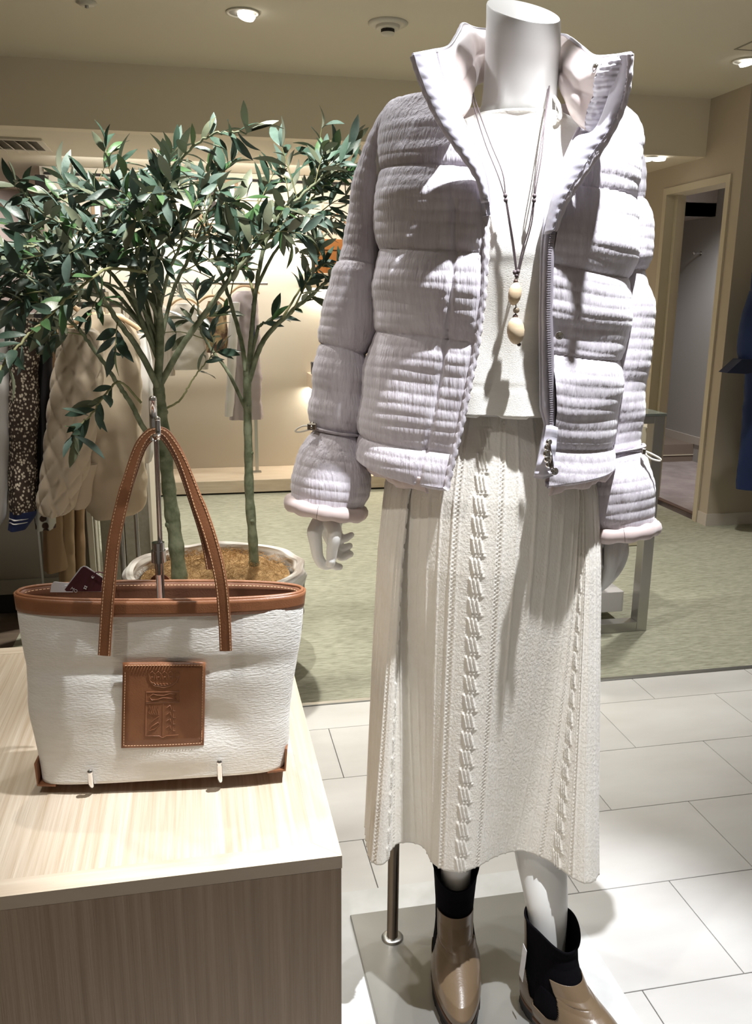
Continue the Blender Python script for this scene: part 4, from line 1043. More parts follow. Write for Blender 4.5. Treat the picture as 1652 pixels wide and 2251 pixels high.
# bottom flap of the storm placket
fl_ = [[B(1200, 935, .155), B(1212, 935, .160), B(1226, 940, .158)], [B(1190, 985, .162), B(1204, 985, .166), B(1222, 985, .162)], [B(1176, 1030, .164), B(1196, 1030, .169), B(1216, 1030, .166)], [B(1172, 1050, .162), B(1194, 1053, .168), B(1216, 1046, .165)]]
fa = np.array(fl_); fa = np.array([smooth_path(fa[:, j], 20) for j in range(3)]); fa = np.array([smooth_path(fa[:, i], 12) for i in range(20)])
fa += np.array([BODY.w[0], BODY.w[1], 0])*(.0015*np.sin(np.arange(20)*1.3))[:, None, None]
grid('storm_flap', fa, m_satin, jk, thick=.004)
sl_ = MB(); 
for (x, y, r_) in ((1206, 972, .0052), (1203, 984, .0058), (1201, 998, .0062), (1203, 1010, .0058), (1205, 1022, .005)): sl_.ball(B(x, y, .174), (r_, r_*.8, r_*1.1), 10, 6)
sl_.build('zip_slider', m_chrome, jk, True)
MB().tube([B(1210, 1000, .180), B(1213, 1030, .178)], .0028, 8).tube([B(1206, 970, .178), B(1210, 1000, .181)], .0018, 6).build('zip_pull', m_darkchrome, jk, True)
def snap(px, py, w_, parent=jk):
    c = B(px, py, w_); n_ = (BODY.w[0], BODY.w[1], .1)
    MB().lathe([(0, .0028), (.0028, .0026), (.0045, .0012), (.0056, .0016), (.0062, .0004), (.0062, -.002)], c, 20, ax=n_).build('snap_button', m_chrome, parent, True)
snap(1229, 738, .166); snap(1218, 1036, .166)
# hem facing
hb = []
for th in np.linspace(-1.62, 1.62, 120):
    if edge_th(EL, 1.06) < th < edge_th(ER, 1.06): continue
    hb.append(th)
for lo_, hi_ in ((-1.62, float(edge_th(EL, 1.06))-.16), (float(edge_th(ER, 1.06))+.02, 1.62)):
    th = np.linspace(lo_, hi_, 90); rows = []
    for k in np.linspace(0, 1, 8):
        z = zhem(th)-.012-.010*np.sin(th*17)*.3+.022*k; q = body_pt(th, zhem(th)+.0); q[:, 2] = z; q[:, :2] *= (.985-.035*(1-k)+.012*math.sin(k*PI)); q[:, 0] += .002*np.sin(th*60); rows.append(q)
    grid('hem_binding', BODY.world(np.array(rows)), m_lining, jk, thick=.004)

# sleeves
def sleeve(name, table, seams, w_tab, seed, cuff, cord, flip_):
    """table rows: (t, left px, left py, right px, right py)"""
    a = smooth_path([(l[0], l[1], l[2], l[3]) for l in table], 420)
    wv = np.interp(np.linspace(0, 1, 420), *zip(*w_tab)); rows = []
    n = 96
    for i in range(420):
        L, Rr = BODY.loc(a[i, 0], a[i, 1], wv[i]), BODY.loc(a[i, 2], a[i, 3], wv[i])
        rows.append((L, Rr, wv[i]))
    Ls = np.array([r[0] for r in rows]); Rs = np.array([r[1] for r in rows]); Cn = (Ls+Rs)/2; hd = (Rs-Ls)/2
    seg = np.concatenate([[0], np.cumsum(np.linalg.norm(np.diff(Cn, axis=0), axis=1))]); 
    th = np.linspace(0, 2*PI, n, endpoint=False)
    rad = np.linalg.norm(hd, axis=1)
    P = Cn[:, None, :]+hd[:, None, :]*np.sin(th)[None, :, None]+np.array([0, 1, 0.12])*(rad*1.05)[:, None, None]*np.cos(th)[None, :, None]
    tg_ = np.gradient(Cn, axis=0); tg_ /= np.linalg.norm(tg_, axis=1, keepdims=True)
    n3 = P-Cn[:, None, :]; n3 -= tg_[:, None]*(n3*tg_[:, None]).sum(-1, keepdims=True); n3 /= np.linalg.norm(n3, axis=-1, keepdims=True)
    s_ = seg[:, None]+np.zeros((1, n)); s_ = s_+.003*vnoise(P, 9, seed)
    sm = [np.interp(v, np.linspace(0, 1, 420), seg) for v in seams]
    ed = [seg[0]-.05]+sm+[seg[-1]+.02]; d = np.zeros(s_.shape)
    for p, q in zip(ed, ed[1:]):
        k = (s_ >= p) & (s_ < q); t = (s_-p)/(q-p); amp = .013 if q-p > .04 else .008
        d = np.where(k, amp*(np.clip(np.sin(PI*np.clip(t, 0, 1)), 0, 1)**.45-.55), d)
    d += .0009*(np.abs(np.sin(PI*s_/PITCH))**.8-.5)+.007*vnoise(P, 8, seed+4)+.0055*vnoise(P*np.array([.45, .45, 1.6]), 14, seed+6)
    P = P+n3*d[..., None]
    o = grid(name, BODY.world(P), m_shell, jk, False, True)
    # cuff roll
    e = Cn[-1]; R0 = P[-1]; ring = e+(R0-e)*1.0; ring = ring+tg_[-1]*.010
    rp = BODY.world(ring); m2 = MB(); q = smooth_path(np.vstack([rp, rp[:1]]), 140)
    m2.tube(q, .0115*(1+.10*np.sin(np.arange(140)*.5)), 12, False, sx=1.15)
    m2.build('cuff_lining', m_lining, jk, True)
    inn = np.array([BODY.world(e+(R0-e)*k+tg_[-1]*(.012-.03*(1-k))) for k in (1.0, .9, .8, .5, .3)]); grid('cuff_inside', inn, m_lining, jk, False, True)
    return P, Cn, tg_
TL = [(905, 222, 925, 330), (862, 232, 860, 330), (815, 300, 846, 345), (784, 400, 840, 420), (757, 500, 836, 510), (732, 600, 832, 612), (716, 700, 822, 712), (702, 742, 812, 765), (694, 830, 806, 850), (679, 925, 800, 950), (684, 940, 796, 958), (676, 962, 797, 985), (655, 1005, 806, 1030), (648, 1060, 802, 1085), (645, 1090, 791, 1118)]
TR = [(1320, 330, 1345, 232), (1335, 350, 1386, 258), (1340, 380, 1408, 330), (1342, 450, 1418, 430), (1335, 530, 1425, 520), (1325, 620, 1426, 610), (1318, 700, 1426, 700), (1312, 800, 1420, 800), (1306, 900, 1414, 890), (1298, 990, 1409, 975), (1302, 998, 1412, 983), (1298, 1022, 1414, 1008), (1284, 1050, 1420, 1035), (1280, 1100, 1428, 1085), (1284, 1162, 1434, 1145)]
sl1 = sleeve('sleeve', TL, [.40-.06, .515, .655, .72], [(0, -.02), (.1, -.01), (.5, .0), (.7, .01), (1, .03)], 2, None, None, 1)
sl2 = sleeve('sleeve', TR, [.22, .345, .655, .72], [(0, -.02), (.1, -.02), (.5, -.02), (.7, -.012), (1, -.012)], 7, None, None, -1)
# cord stoppers
m_cord = M('ivory_cord', (.80, .76, .66), .6)
for pts, c_, w0 in (([(690, 938), (668, 936), (652, 943), (650, 949), (662, 949), (690, 941)], (686, 938), .055), ([(1413, 990), (1432, 998), (1450, 1008), (1449, 1013), (1430, 1008), (1413, 995)], (1414, 992), .03)):
    MB().tube(smooth_path([B(x, y, w0) for x, y in pts], 30), .0017, 6).build('draw_cord', m_cord, jk, True)
    c = B(c_[0], c_[1], w0); mb = MB()
    R4 = Matrix(((BODY.u[0], BODY.w[0], 0, c[0]), (BODY.u[1], BODY.w[1], 0, c[1]), (0, 0, 1, c[2]), (0, 0, 0, 1)))
    if c_[0] < 1000:
        mb.box((-.008, -.005, -.006), (.008, .005, .006), M=R4, b=.0015); mb.ball(c+[0, 0, .005], .0035); mb.ball(c+np.array([BODY.w[0], BODY.w[1], 0])*.006, .003)
    else: mb.box((-.003, -.004, -.005), (.003, .004, .005), M=R4, b=.001)
    mb.build('cord_stopper', M('antique_metal_%d' % c_[0], (.35, .32, .27), .25, 1), jk, False)
# collar
CB = [(972, 283, .150), (1003, 268, .118), (1022, 245, .075), (1030, 215, .02), (1045, 190, -.035), (1085, 172, -.078), (1140, 165, -.09), (1195, 170, -.078), (1232, 190, -.035), (1246, 222, .02), (1262, 262, .075), (1298, 292, .118), (1342, 286, .140)]
CT = [(908, 121, .205), (948, 113, .178), (985, 103, .11), (1008, 70, .03), (1018, 53, -.03), (1050, 64, -.08), (1140, 70, -.095), (1228, 76, -.08), (1252, 84, -.03), (1278, 104, .03), (1305, 124, .10), (1345, 124, .165), (1386, 118, .21)]
nc = 220
cb = smooth_path([BODY.loc(*q) for q in CB], nc); ct = smooth_path([BODY.loc(*q) for q in CT], nc)
ctr = np.array([.018, -.01])
vv = np.linspace(0, 1, 46)
base = cb[None]*(1-vv[:, None, None])+ct[None]*vv[:, None, None]
hn = np.stack([base[..., 0]-ctr[0], base[..., 1]-ctr[1], base[..., 2]*0], -1)
tn = np.gradient(base.mean(0), axis=0); nn_ = np.stack([tn[:, 1], -tn[:, 0], tn[:, 2]*0], -1); nn_ /= np.linalg.norm(nn_, axis=1, keepdims=True)
sg = np.sign((nn_*np.stack([base.mean(0)[:, 0]-ctr[0], base.mean(0)[:, 1]-ctr[1], base.mean(0)[:, 2]*0], -1)).sum(1)); nn_ *= np.sign(np.median(sg))
prof = np.sin(PI*np.clip(vv, 0, 1))**.4
puff = np.abs(np.sin(PI*vv*2.0))**.5
tt_ = np.linspace(0, 1, nc)
endf = np.clip(np.minimum(tt_, 1-tt_)/.04, 0, 1)**.5
tk = (.010*prof[:, None]+.005*(puff*prof)[:, None])*endf[None]+.0006
outer = base+nn_[None]*tk[..., None]; outer += nn_[None]*((.0022*np.abs(np.sin(PI*vv*9))[:, None]+.004*vnoise(base, 14, 1))*endf[None]*prof[:, None])[..., None]
crease = .0065*vnoise(base*np.array([1, 1, .5]), 24, 9)+.006*vnoise(base*np.array([1.0, 1, 1]), 11, 4)
innr = base-nn_[None]*(tk*1.05)[..., None]-nn_[None]*(crease*endf[None]*prof[:, None])[..., None]
grid('collar', BODY.world(outer), m_shell, jk)
k0, k1 = 19, nc-21
grid('collar_lining', BODY.world(innr[:, k0:k1+1]), m_lining, jk)
l1 = innr[:, :k0+1]+nn_[None, :k0+1]*0; grid('collar_facing', BODY.world(l1), m_satin, jk)
r1_ = innr[:, k1:].copy(); r1_ -= nn_[None, k1:]*(.0016*vnoise(r1_, 120, 3)+.0009*np.sin(vv*90)[:, None])[..., None]
grid('collar_facing', BODY.world(r1_), m_satin, jk)
for k in (0, nc-1): MB().tube(BODY.world(base[:, k]), .0030, 8).build('collar_edge', m_satin, jk, True)
MB().tube(BODY.world(base[-1]), .0028, 8).build('collar_edge', m_satin, jk, True)
LO = [(906, 121, .212), (918, 160, .208), (940, 215, .198), (968, 270, .188), (1005, 325, .178), (1040, 375, .170), (1060, 418, .163), (1070, 475, .156)]
LI = [(949, 114, .186), (963, 165, .182), (986, 220, .174), (1012, 275, .166), (1036, 325, .160), (1053, 370, .156), (1063, 415, .152), (1067, 475, .150)]
RO = [(1386, 118, .214), (1382, 180, .208), (1369, 235, .198), (1346, 285, .188), (1310, 345, .178), (1270, 402, .170), (1240, 452, .163), (1219, 508, .156)]
RI = [(1349, 122, .178), (1343, 180, .174), (1328, 235, .170), (1303, 286, .164), (1262, 304, .152), (1237, 362, .150), (1212, 432, .148), (1194, 515, .146)]
def lapel(O_, I_, seed):
    o_ = smooth_path([BODY.loc(*q) for q in O_], 90); i_ = smooth_path([BODY.loc(*q) for q in I_], 90); rows = []
    for k in np.linspace(0, 1, 22):
        q = o_*(1-k)+i_*k; q[:, 1] += .006*math.sin(k*PI); rows.append(q)
    P = np.array(rows); P[..., 1] += .0008*vnoise(P*np.array([1, 1, 1]), 85, seed)*(np.linspace(1, .2, 22)[:, None])+.0004*np.sin(P[..., 2]*500)*np.exp(-((np.linspace(0, 1, 22)[:, None]-.28)/.2)**2)
    grid('lapel_facing', BODY.world(P), m_satin, jk, thick=.006)
    e = o_.copy(); MB().tube(BODY.world(e-np.array([0, .004, 0])), .0042+.0004*np.sin(np.arange(90)*.9), 10).build('lapel_edge', m_shell, jk, True)
    stitches('stitching', BODY.world(P[4]+np.array([0, .0008, 0])), jk, m_lthread, L=.003, gap=.002, r=.0005)
    return i_
m_lthread = M('lilac_thread', (.42, .40, .46), .6)
li_ = lapel(LO, LI, 3); ri_ = lapel(RO, RI, 8)
zipper(BODY.world(li_+np.array([.0035, .001, 0]))); MB().tube(BODY.world(li_+np.array([.005, -.004, 0])), .0036, 6).build('zip_tape', m_zip, jk, True)
stitches('stitching', BODY.world(base[:, 7]-nn_[7]*.013), jk, M('lilac_thread', (.55, .53, .60), .6), L=.003, gap=.002, r=.0005)
c = innr[-8, k1-3]; cw = BODY.world(c)
MB().lathe([(0, .0028), (.0028, .0026), (.0045, .0012), (.0056, .0016), (.0062, .0004), (.0062, -.002)], cw-np.array([*(nn_[k1-3][0]*BODY.u+nn_[k1-3][1]*BODY.w), 0])*.001, 20, ax=tuple(-(nn_[k1-3][0]*np.array([*BODY.u, 0])+nn_[k1-3][1]*np.array([*BODY.w, 0])))).build('snap_button', m_chrome, jk, True)

# ------------------------------------------------------------------ necklace
m_ncord = M('brown_cord', (.10, .075, .08), .6); m_bead = M('pale_wood_bead', (.62, .47, .30), .45, col2=(.72, .58, .40), ns=40, st=(1, 1, 4)); m_bb = M('brown_bead', (.07, .04, .03), .4); m_gb = M('smoky_glass_bead', (.35, .28, .2), .1, trans=.5)
nk = thing('necklace', 'long dark cord necklace with two pale wooden beads hanging over the sweater', 'necklace', B(1135, 600, .14))
def cordp(pts, name='cord', r=.0011): MB().tube(smooth_path([B(*q) for q in pts], 40), r, 6).build(name, m_ncord, nk, True)
cordp([(1033, 170, -.03), (1034, 200, .04), (1046, 250, .085), (1068, 320, .115), (1094, 385, .136), (1110, 435, .142)])
cordp([(1035, 170, -.03), (1038, 200, .04), (1054, 250, .085), (1080, 320, .115), (1104, 380, .137), (1111, 435, .142)])
cordp([(1110, 435, .142), (1117, 480, .142), (1126, 540, .140), (1134, 598, .139)]); cordp([(1112, 435, .142), (1121, 490, .142), (1129, 540, .140), (1136, 598, .139)])
cordp([(1207, 150, -.03), (1206, 200, .045), (1198, 260, .09), (1190, 340, .125), (1178, 410, .141), (1174, 437, .142)])
cordp([(1204, 160, -.03), (1203, 205, .045), (1195, 270, .095), (1184, 345, .127), (1175, 405, .141), (1173, 437, .142)])
cordp([(1174, 437, .142), (1168, 490, .142), (1152, 550, .140), (1138, 598, .139)]); cordp([(1173, 437, .142), (1162, 500, .142), (1147, 550, .140), (1137, 598, .139)])
for x, y in ((1110, 430), (1111, 440), (1174, 431), (1173, 441), (1131, 599), (1138, 597), (1135, 606)):
    MB().ball(B(x, y, .142), .0035, 8, 6).build('knot', m_ncord, nk, True)
MB().tube([B(1135, 600, .143), B(1134, 615, .144), B(1133, 690, .145), B(1137, 758, .145)], .0009, 5).build('pendant_cord', m_ncord, nk, True)
MB().ball(B(1133, 619, .145), .0035).build('small_bead', m_bb, nk, True)
def facet_bead(x, y, rx, rz, tl):
    mb = MB(); R = Matrix.Rotation(tl, 3, 'Y'); mb.ball(B(x, y, .148), (rx, rx*.75, rz), 10, 8, R=R); o = mb.build('wooden_bead', m_bead, nk, True); return o
facet_bead(1131, 646, .0105, .0170, .15); facet_bead(1133, 727, .0140, .0205, -.12)
MB().ball(B(1134, 682, .146), (.0050, .0050, .0048)).build('glass_bead', m_gb, nk, True)
MB().ball(B(1132, 697, .146), (.0042, .0042, .0046)).build('small_bead', m_bb, nk, True)
MB().ball(B(1140, 757, .146), (.0032, .0032, .0030)).build('small_bead', m_bb, nk, True)

# ------------------------------------------------------------------ boots
m_boot = M('taupe_boot_leather', (.18, .125, .075), .30, spec=.6, bump=.08, bs=300, coat=.25)
m_elast = M('black_elastic', (.004, .0035, .005), 1, spec=.08, bump=.3, bs=500, bst=(1, 1, .1))
m_sole = M('black_lug_sole', (.012, .011, .011), .6)
m_welt = M('brown_welt', (.10, .045, .022), .5)
def boot(label, ctr, ang, top_z, tilt, seed, tagged=False):
    c0 = BODY.world([ctr[0], ctr[1], .0105]); base = float(c0[2])
    t = thing('ankle_boot', label, 'boot', c0, 'taupe leather ankle boots on the mannequin')
    ca, sa = math.cos(ang), math.sin(ang)
    def W(q):
        q = np.asarray(q, float); u = q[..., 0]*ca+q[..., 1]*sa; w_ = -q[..., 0]*sa+q[..., 1]*ca
        return BODY.world(np.stack([u+ctr[0], w_+ctr[1], q[..., 2]+base], -1))
    n = 264; ph = np.linspace(0, 2*PI, n, endpoint=False)
    zs_ = np.concatenate([np.linspace(.026, .10, 90), np.linspace(.101, top_z, 120)])
    front = [(.026, .205), (.035, .214), (.05, .216), (.064, .200), (.078, .165), (.092, .125), (.107, .095), (.127, .073), (.15, .060), (.18, .055), (.22, .056)]
    backp = [(.026, .060), (.05, .064), (.08, .060), (.12, .050), (.16, .049), (.22, .053)]
    half = [(.026, .039), (.04, .042), (.06, .041), (.08, .039), (.10, .038), (.14, .039), (.18, .042), (.22, .046)]
    P = []
    for z in zs_:
        f, b_, h = (np.interp(z, *zip(*q)) for q in (front, backp, half))
        x = np.sin(ph); y = np.cos(ph)
        foot = np.clip((f-.07)/.11, 0, 1)
        yy = np.where(y > 0, f*np.sign(y)*np.abs(y)**(1-.12*foot), b_*y)
        ww = h*x*(1+foot*np.where(y > 0, (.22*np.sin(np.clip(y, 0, 1)*PI*.9)), -.08)); ww *= (1-foot*.12*(y < 0))
        ww += foot*.006*np.clip(y, 0, 1)
        if z > .1: ww, yy = np.sign(x)*np.abs(x)**.9*h, yy
        zz = np.full(n, z)
        P.append(np.stack([ww, yy, zz], -1))
    P = np.array(P)
    topdip = np.clip((P[..., 2]-top_z+.05)/.05, 0, 1); P[..., 2] += topdip*(-.022*np.cos(ph)**2*(np.cos(ph) > 0)+.010*np.abs(np.sin(ph))**3+.012*(np.cos(ph) < 0)*np.cos(ph)**2)[None]
    n3 = gnormal(np.concatenate([P[:, -1:], P, P[:, :1]], 1))[:, 1:-1]; o_ = P*np.array([1, 1, 0])-np.array([0, .03, 0]); n3 *= np.sign((n3*o_).sum(-1).mean())
    A = np.abs(((ph+PI) % (2*PI))-PI)[None]+np.zeros(P.shape[:2])  # 0 front, pi back
    Z = P[..., 2]
    gus = (np.abs(A-PI*.50) < .50*np.clip((Z-.045)/.05, 0, 1)**.6) & (Z > .052)
    vamp = (~gus) & (Z < np.where(A < PI/2, top_z-.078, top_z+.1))
    el = ~vamp
    cf = el[:-1]; nf = P.shape[0]-1
    fc = gfaces(P.shape[0], n, False, True).reshape(nf, n, 4)
    obj('elastic_sock', W((P-n3*.0004).reshape(-1, 3)), fc.reshape(-1, 4), m_elast, t)
    PV = P+n3*.0020
    o = obj('leather_upper', W(PV.reshape(-1, 3)), fc[~cf], m_boot, t)
    s_ = o.modifiers.new('thickness', 'SOLIDIFY'); s_.thickness = .0016; s_.offset = 1
    R_ = W(P[-1]+np.array([0, 0, .0])); MB().tube(np.vstack([R_, R_[:1]]), .0022, 6, False).build('top_binding', m_elast, t, True)
    # welt, sole and heel
    ring = P[0]*np.array([1.08, 1.03, 1]); r2 = np.stack([ring*np.array([1, 1, 0])+[0, 0, .019], ring*np.array([1.015, 1.008, 0])+[0, 0, .0225], ring*np.array([1, 1, 0])+[0, 0, .0265], P[0]])
    grid('welt', W(r2), m_welt, t, False, True)
    sl = ring*np.array([1.0, 1.0, 0]); mb = MB(); n_ = n
    lug = 1+.02*(np.arange(n) // 8 % 2)[:, None]
    q = np.stack([sl*lug*np.array([1, 1, 0])+[0, 0, .0], sl*lug+[0, 0, .008], sl+[0, 0, .010], sl+[0, 0, .0195]])
    mb.add(W(q.reshape(-1, 3)), gfaces(4, n, False, True).tolist()+[list(range(n))]); mb.build('lug_sole', m_sole, t)
    return t, W
bt1, W1 = boot('taupe boot with black elastic under the left side of the skirt', (-.043, -.035), .10, .222, 0, 1)
bt2, W2 = boot('taupe boot with black elastic under the right side of the skirt, price tag hanging', (.141, .088), .72, .205, 0, 2)
V = np.array([(-.046, .0, .17), (-.050, .014, .165), (-.052, .010, .095), (-.048, -.004, .10)]) + np.array([-.004, -.02, 0])
q = W2(V); n_ = np.cross(q[1]-q[0], q[3]-q[0]); n_ /= np.linalg.norm(n_)
pt_ = obj('price_tag', np.vstack([q, q+n_*.0008]), [[0, 1, 2, 3], [7, 6, 5, 4], [0, 4, 5, 1], [1, 5, 6, 2], [2, 6, 7, 3], [3, 7, 4, 0]], m_card, bt2, False)

# ------------------------------------------------------------------ back display: framed prints, shelves, handbag, garments
m_frame = M('oak_picture_frame', (.30, .20, .11), .5); m_mat = M('white_mount', (.78, .77, .74), .8); m_print_d = M('dark_print', (.045, .03, .025), .6); m_flower = M('pale_print_flower', (.6, .57, .5), .8)
def picture(label, x0, y0, x1, y1, Y, dark, var):
    a, b = ony(x0, y0, Y), ony(x1, y1, Y); X0, X1, Z0, Z1_ = a[0], b[0], b[2], a[2]
    t = thing('framed_print', label, 'picture', ((X0+X1)/2, Y, Z0))
    fw = .022
    for lo, hi in (((X0, Z0), (X1, Z0+fw)), ((X0, Z1_-fw), (X1, Z1_)), ((X0, Z0+fw), (X0+fw, Z1_-fw)), ((X1-fw, Z0+fw), (X1, Z1_-fw))):
        MB().box((lo[0], Y-.012, lo[1]), (hi[0], Y+.012, hi[1]), b=.002).build('frame_rail', m_frame, t)
    MB().box((X0+fw, Y, Z0+fw), (X1-fw, Y+.008, Z1_-fw)).build('mount', m_mat, t)
    w_, h_ = X1-X0, Z1_-Z0
    px0, px1, pz0, pz1 = X0+w_*dark[0], X0+w_*dark[1], Z1_-h_*dark[3], Z1_-h_*dark[2]
    MB().box((px0, Y-.001, pz0), (px1, Y+.001, pz1)).build('print', m_print_d, t)
    mb = MB(); c = np.array([(px0+px1)/2, Y-.001, (pz0+pz1)/2]); r_ = random.Random(var)
    if var == 1:
        for k in range(11): mb.ball(c+np.array([r_.gauss(0, .016), 0, r_.gauss(.02, .022)]), (.009, .001, .009), 8, 5)
        mb.tube([c+np.array([.0, -.001, -.06]), c+np.array([.004, -.001, .01])], .0016, 4)
    else:
        for k in range(4): mb.tube([c+np.array([-.03, -.001, .05-.03*k]), c+np.array([.0, -.001, .055-.03*k]), c+np.array([.03, -.001, .048-.03*k])], .003, 4)
    mb.build('print_motif', m_flower, t)
    return t
picture('framed dark print with a striped motif on the left of the back wall', 196, 390, 300, 505, 6.395, (.20, .85, .18, .80), 2)
picture('framed print of pale flowers on a dark ground above the garments', 434, 393, 525, 500, 6.395, (.22, .80, .22, .80), 1)
lg = thing('picture_ledge', 'thin pale ledge under the framed prints on the back wall', 'shelf', ony(350, 512, 6.38))
a, b = ony(150, 500, 6.43), ony(600, 517, 6.43)
MB().box((a[0], 6.33, 1.755), (b[0], 6.43, 1.785), b=.002).build('ledge_board', m_oakshelf, lg)
area('ledge_glow', (.1, 6.36, 1.735), (.1, 6.40, 1.2), 9, 1.9, .04, (1, .96, .88))
for i, (z0, z1, lb) in enumerate(((1.417, 1.503, 'thick pale wooden wall shelf carrying the brown handbag'), (.700, .800, 'thick pale wooden wall shelf below the handbag shelf'))):
    t = thing('wall_shelf', lb, 'shelf', (1.3, 6.3, z0)); x0 = (.755, .800)[i]
    MB().box((x0, 6.12, z0), (2.4, 6.43, z1), b=.002).build('shelf_board', m_oakshelf, t)
    area('shelf_glow', (1.35, 6.36, z0-.01), (1.35, 6.40, z0-.5), 8, 1.1, .03, (1, .92, .78))
m_brown = M('cognac_leather', (.34, .13, .035), .4, bump=.1, bs=200)
hb_ = thing('handbag', 'cognac brown structured handbag on the upper wall shelf', 'handbag', ony(720, 600, 6.25))
a = ony(692, 598, 6.2); 
mb = MB(); X0 = a[0]; Z0 = 1.5035
prof_ = [(0, 0), (.33, 0), (.305, .20), (.30, .225), (.04, .225), (.018, .20)]
V = [(X0+x, y, Z0+z) for y in (6.17, 6.30) for x, z in prof_]; k = len(prof_)
mb.add(V, [list(range(k)), list(range(k, 2*k))[::-1]]+[[i, k+i, k+(i+1) % k, (i+1) % k] for i in range(k)]).build('bag_body', m_brown, hb_)
MB().box((X0+.018, 6.163, Z0+.155), (X0+.31, 6.171, Z0+.228), b=.003).build('flap', m_brown, hb_)
for xx in (.06, .26):
    MB().tube(smooth_path([(X0+xx, 6.20, Z0+.22), (X0+xx+.004, 6.22, Z0+.29), (X0+.16, 6.23, Z0+.40)], 14), .012, 6, sx=.3).build('handle', m_brown, hb_, True)
MB().box((X0+.07, 6.166, Z0+.006), (X0+.076, 6.171, Z0+.15)).build('seam_piping', m_brown, hb_)
for i, (px, py0, py1, Y, z0) in enumerate(((694, 808, 832, 6.2, .8005),)):
    a = ony(685, 832, Y)
    t = thing('small_box', 'small dark box standing on the lower wall shelf', 'box', (a[0]+.04, Y, z0))
    MB().box((a[0], Y-.03, z0), (a[0]+.09, Y+.05, z0+.085), b=.003).build('carton', M('dark_navy_card', (.03, .03, .04), .5), t); MB().box((a[0]-.001, Y-.031, z0+.068), (a[0]+.091, Y+.051, z0+.088), b=.002).build('lid', M('dark_lid_card', (.05, .05, .06), .5), t)
sp = thing('wall_speaker', 'small black box fixed high at the left corner of the back wall', 'speaker', ony(96, 415, 6.9))
a = ony(88, 418, 6.35); MB().box((a[0]-.02, 6.30, a[2]), (a[0]+.045, 6.42, a[2]+.09), b=.004).build('speaker_cabinet', m_dark, sp)

def interp_rows(rows, n):
    r = np.array(rows, float); t = np.linspace(0, len(r)-1, n); return smooth_path(r, n)
def garment(name, rows, Y, dep, m, parent, seed=0, fold=.3, nf=5, n=84, rough=.006, hemw=0.0, nz=90, quilt_=0):
    """rows: (py, pxl, pxr); closed draped sheet with vertical folds"""
    R_ = interp_rows(rows, nz); out = []
    th = np.linspace(0, 2*PI, n, endpoint=False)
    for i, (py, xl, xr) in enumerate(R_):
        a, b = ony(xl, py, Y), ony(xr, py, Y); c = (a+b)/2; h = (b[0]-a[0])/2; k = i/(nz-1)
        dd = dep*(1+fold*k*np.sin(nf*th+seed+1.3*np.sin(th*2+seed)))
        x = c[0]+h*np.sin(th)*(1+.03*k*np.sin(th*nf*1.5+seed)); y = Y-dd*np.cos(th)
        z = np.full(n, c[2])+hemw*k*np.sin(th*3+seed)
        out.append(np.stack([x, y, z], 1))
    P = np.array(out); cn = P.mean(1, keepdims=True); nn = P-cn; nn[..., 2] = 0; nn /= np.maximum(np.linalg.norm(nn, axis=-1, keepdims=True), 1e-6)
    d = rough*vnoise(P, 7, seed)+rough*.4*vnoise(P, 20, seed)
    if quilt_:
        s = np.cumsum(np.concatenate([[0], np.linalg.norm(np.diff(P[nz//2], axis=0), axis=1)]))[None]; z = P[..., 2]
        q1 = np.abs(np.sin(PI*(s+z*.8)/quilt_)); q2 = np.abs(np.sin(PI*(s-z*.8)/quilt_)); d = d*.5+.016*(np.minimum(q1, q2)**.35-.7)
    P = P+nn*d[..., None]
    o = grid(name, P, m, parent, False, True); V = P[0]
    obj(name+'_top' if False else 'shoulder_closure', np.vstack([V, V.mean(0)+[0, 0, .004]]), [[i, (i+1) % n, n] for i in range(n)], m, parent)
    return o
def hanger(parent, px, py, Y, wd, m=None):
    m = m or M('pale_wood_hanger', (.60, .42, .25), .45); c = ony(px, py, Y)
    MB().tube(smooth_path([c+[-wd, 0, -.05], c+[-wd*.5, 0, -.012], c+[0, 0, 0], c+[wd*.5, 0, -.012], c+[wd, 0, -.05]], 20), .009, 8).build('hanger', m, parent, True)
    MB().tube(smooth_path([c, c+[0, 0, .04], c+[.022, 0, .065], c+[0, 0, .09], c+[-.018, 0, .075]], 20), .002, 6).build('hanger_hook', m_steel, parent, True)
def rail(name, lb, p0, p1, legs, r=.010):
    t = thing(name, lb, 'rail', ((p0[0]+p1[0])/2, (p0[1]+p1[1])/2, 0 if legs else p0[2]))
    MB().tube([p0, p1], r, 12).build('bar', m_steel, t, True)
    return t
# -- left rack
YG = 3.22
m_quilt = M('beige_quilted_nylon', (.60, .50, .38), .5, bump=.25, bs=30, sheen=.2)
m_quilt2 = M('beige_nylon', (.56, .465, .345), .55, bump=.6, bs=22)
m_camel = M('camel_cloth', (.30, .19, .10), .85); m_camel2 = M('tan_trouser_cloth', (.34, .23, .13), .85)
m_white = M('white_cloth', (.70, .68, .66), .85, bump=.2, bs=20); m_greyshirt = M('cool_white_cloth', (.52, .50, .49), .85, bump=.2, bs=20)
m_check = M('brown_basket_knit', (.045, .028, .018), .85, col2=(.62, .55, .42), ns=105, st=(1, 1, .8), kind='voronoi', lo=.10, hi=.40, bump=.8, bs=80)
m_check.node_tree.nodes['Color Ramp'].color_ramp.elements[0].color = (.66, .58, .46, 1); m_check.node_tree.nodes['Color Ramp'].color_ramp.elements[1].color = (.045, .026, .018, 1)
m_check.node_tree.nodes['Color Ramp'].color_ramp.elements[0].position = .26; m_check.node_tree.nodes['Color Ramp'].color_ramp.elements[1].position = .46
m_dots = M('brown_dot_knit', (.06, .03, .02), .85, col2=(.6, .6, .55), ns=34, kind='voronoi', lo=.38, hi=.48, bump=.4, bs=60)
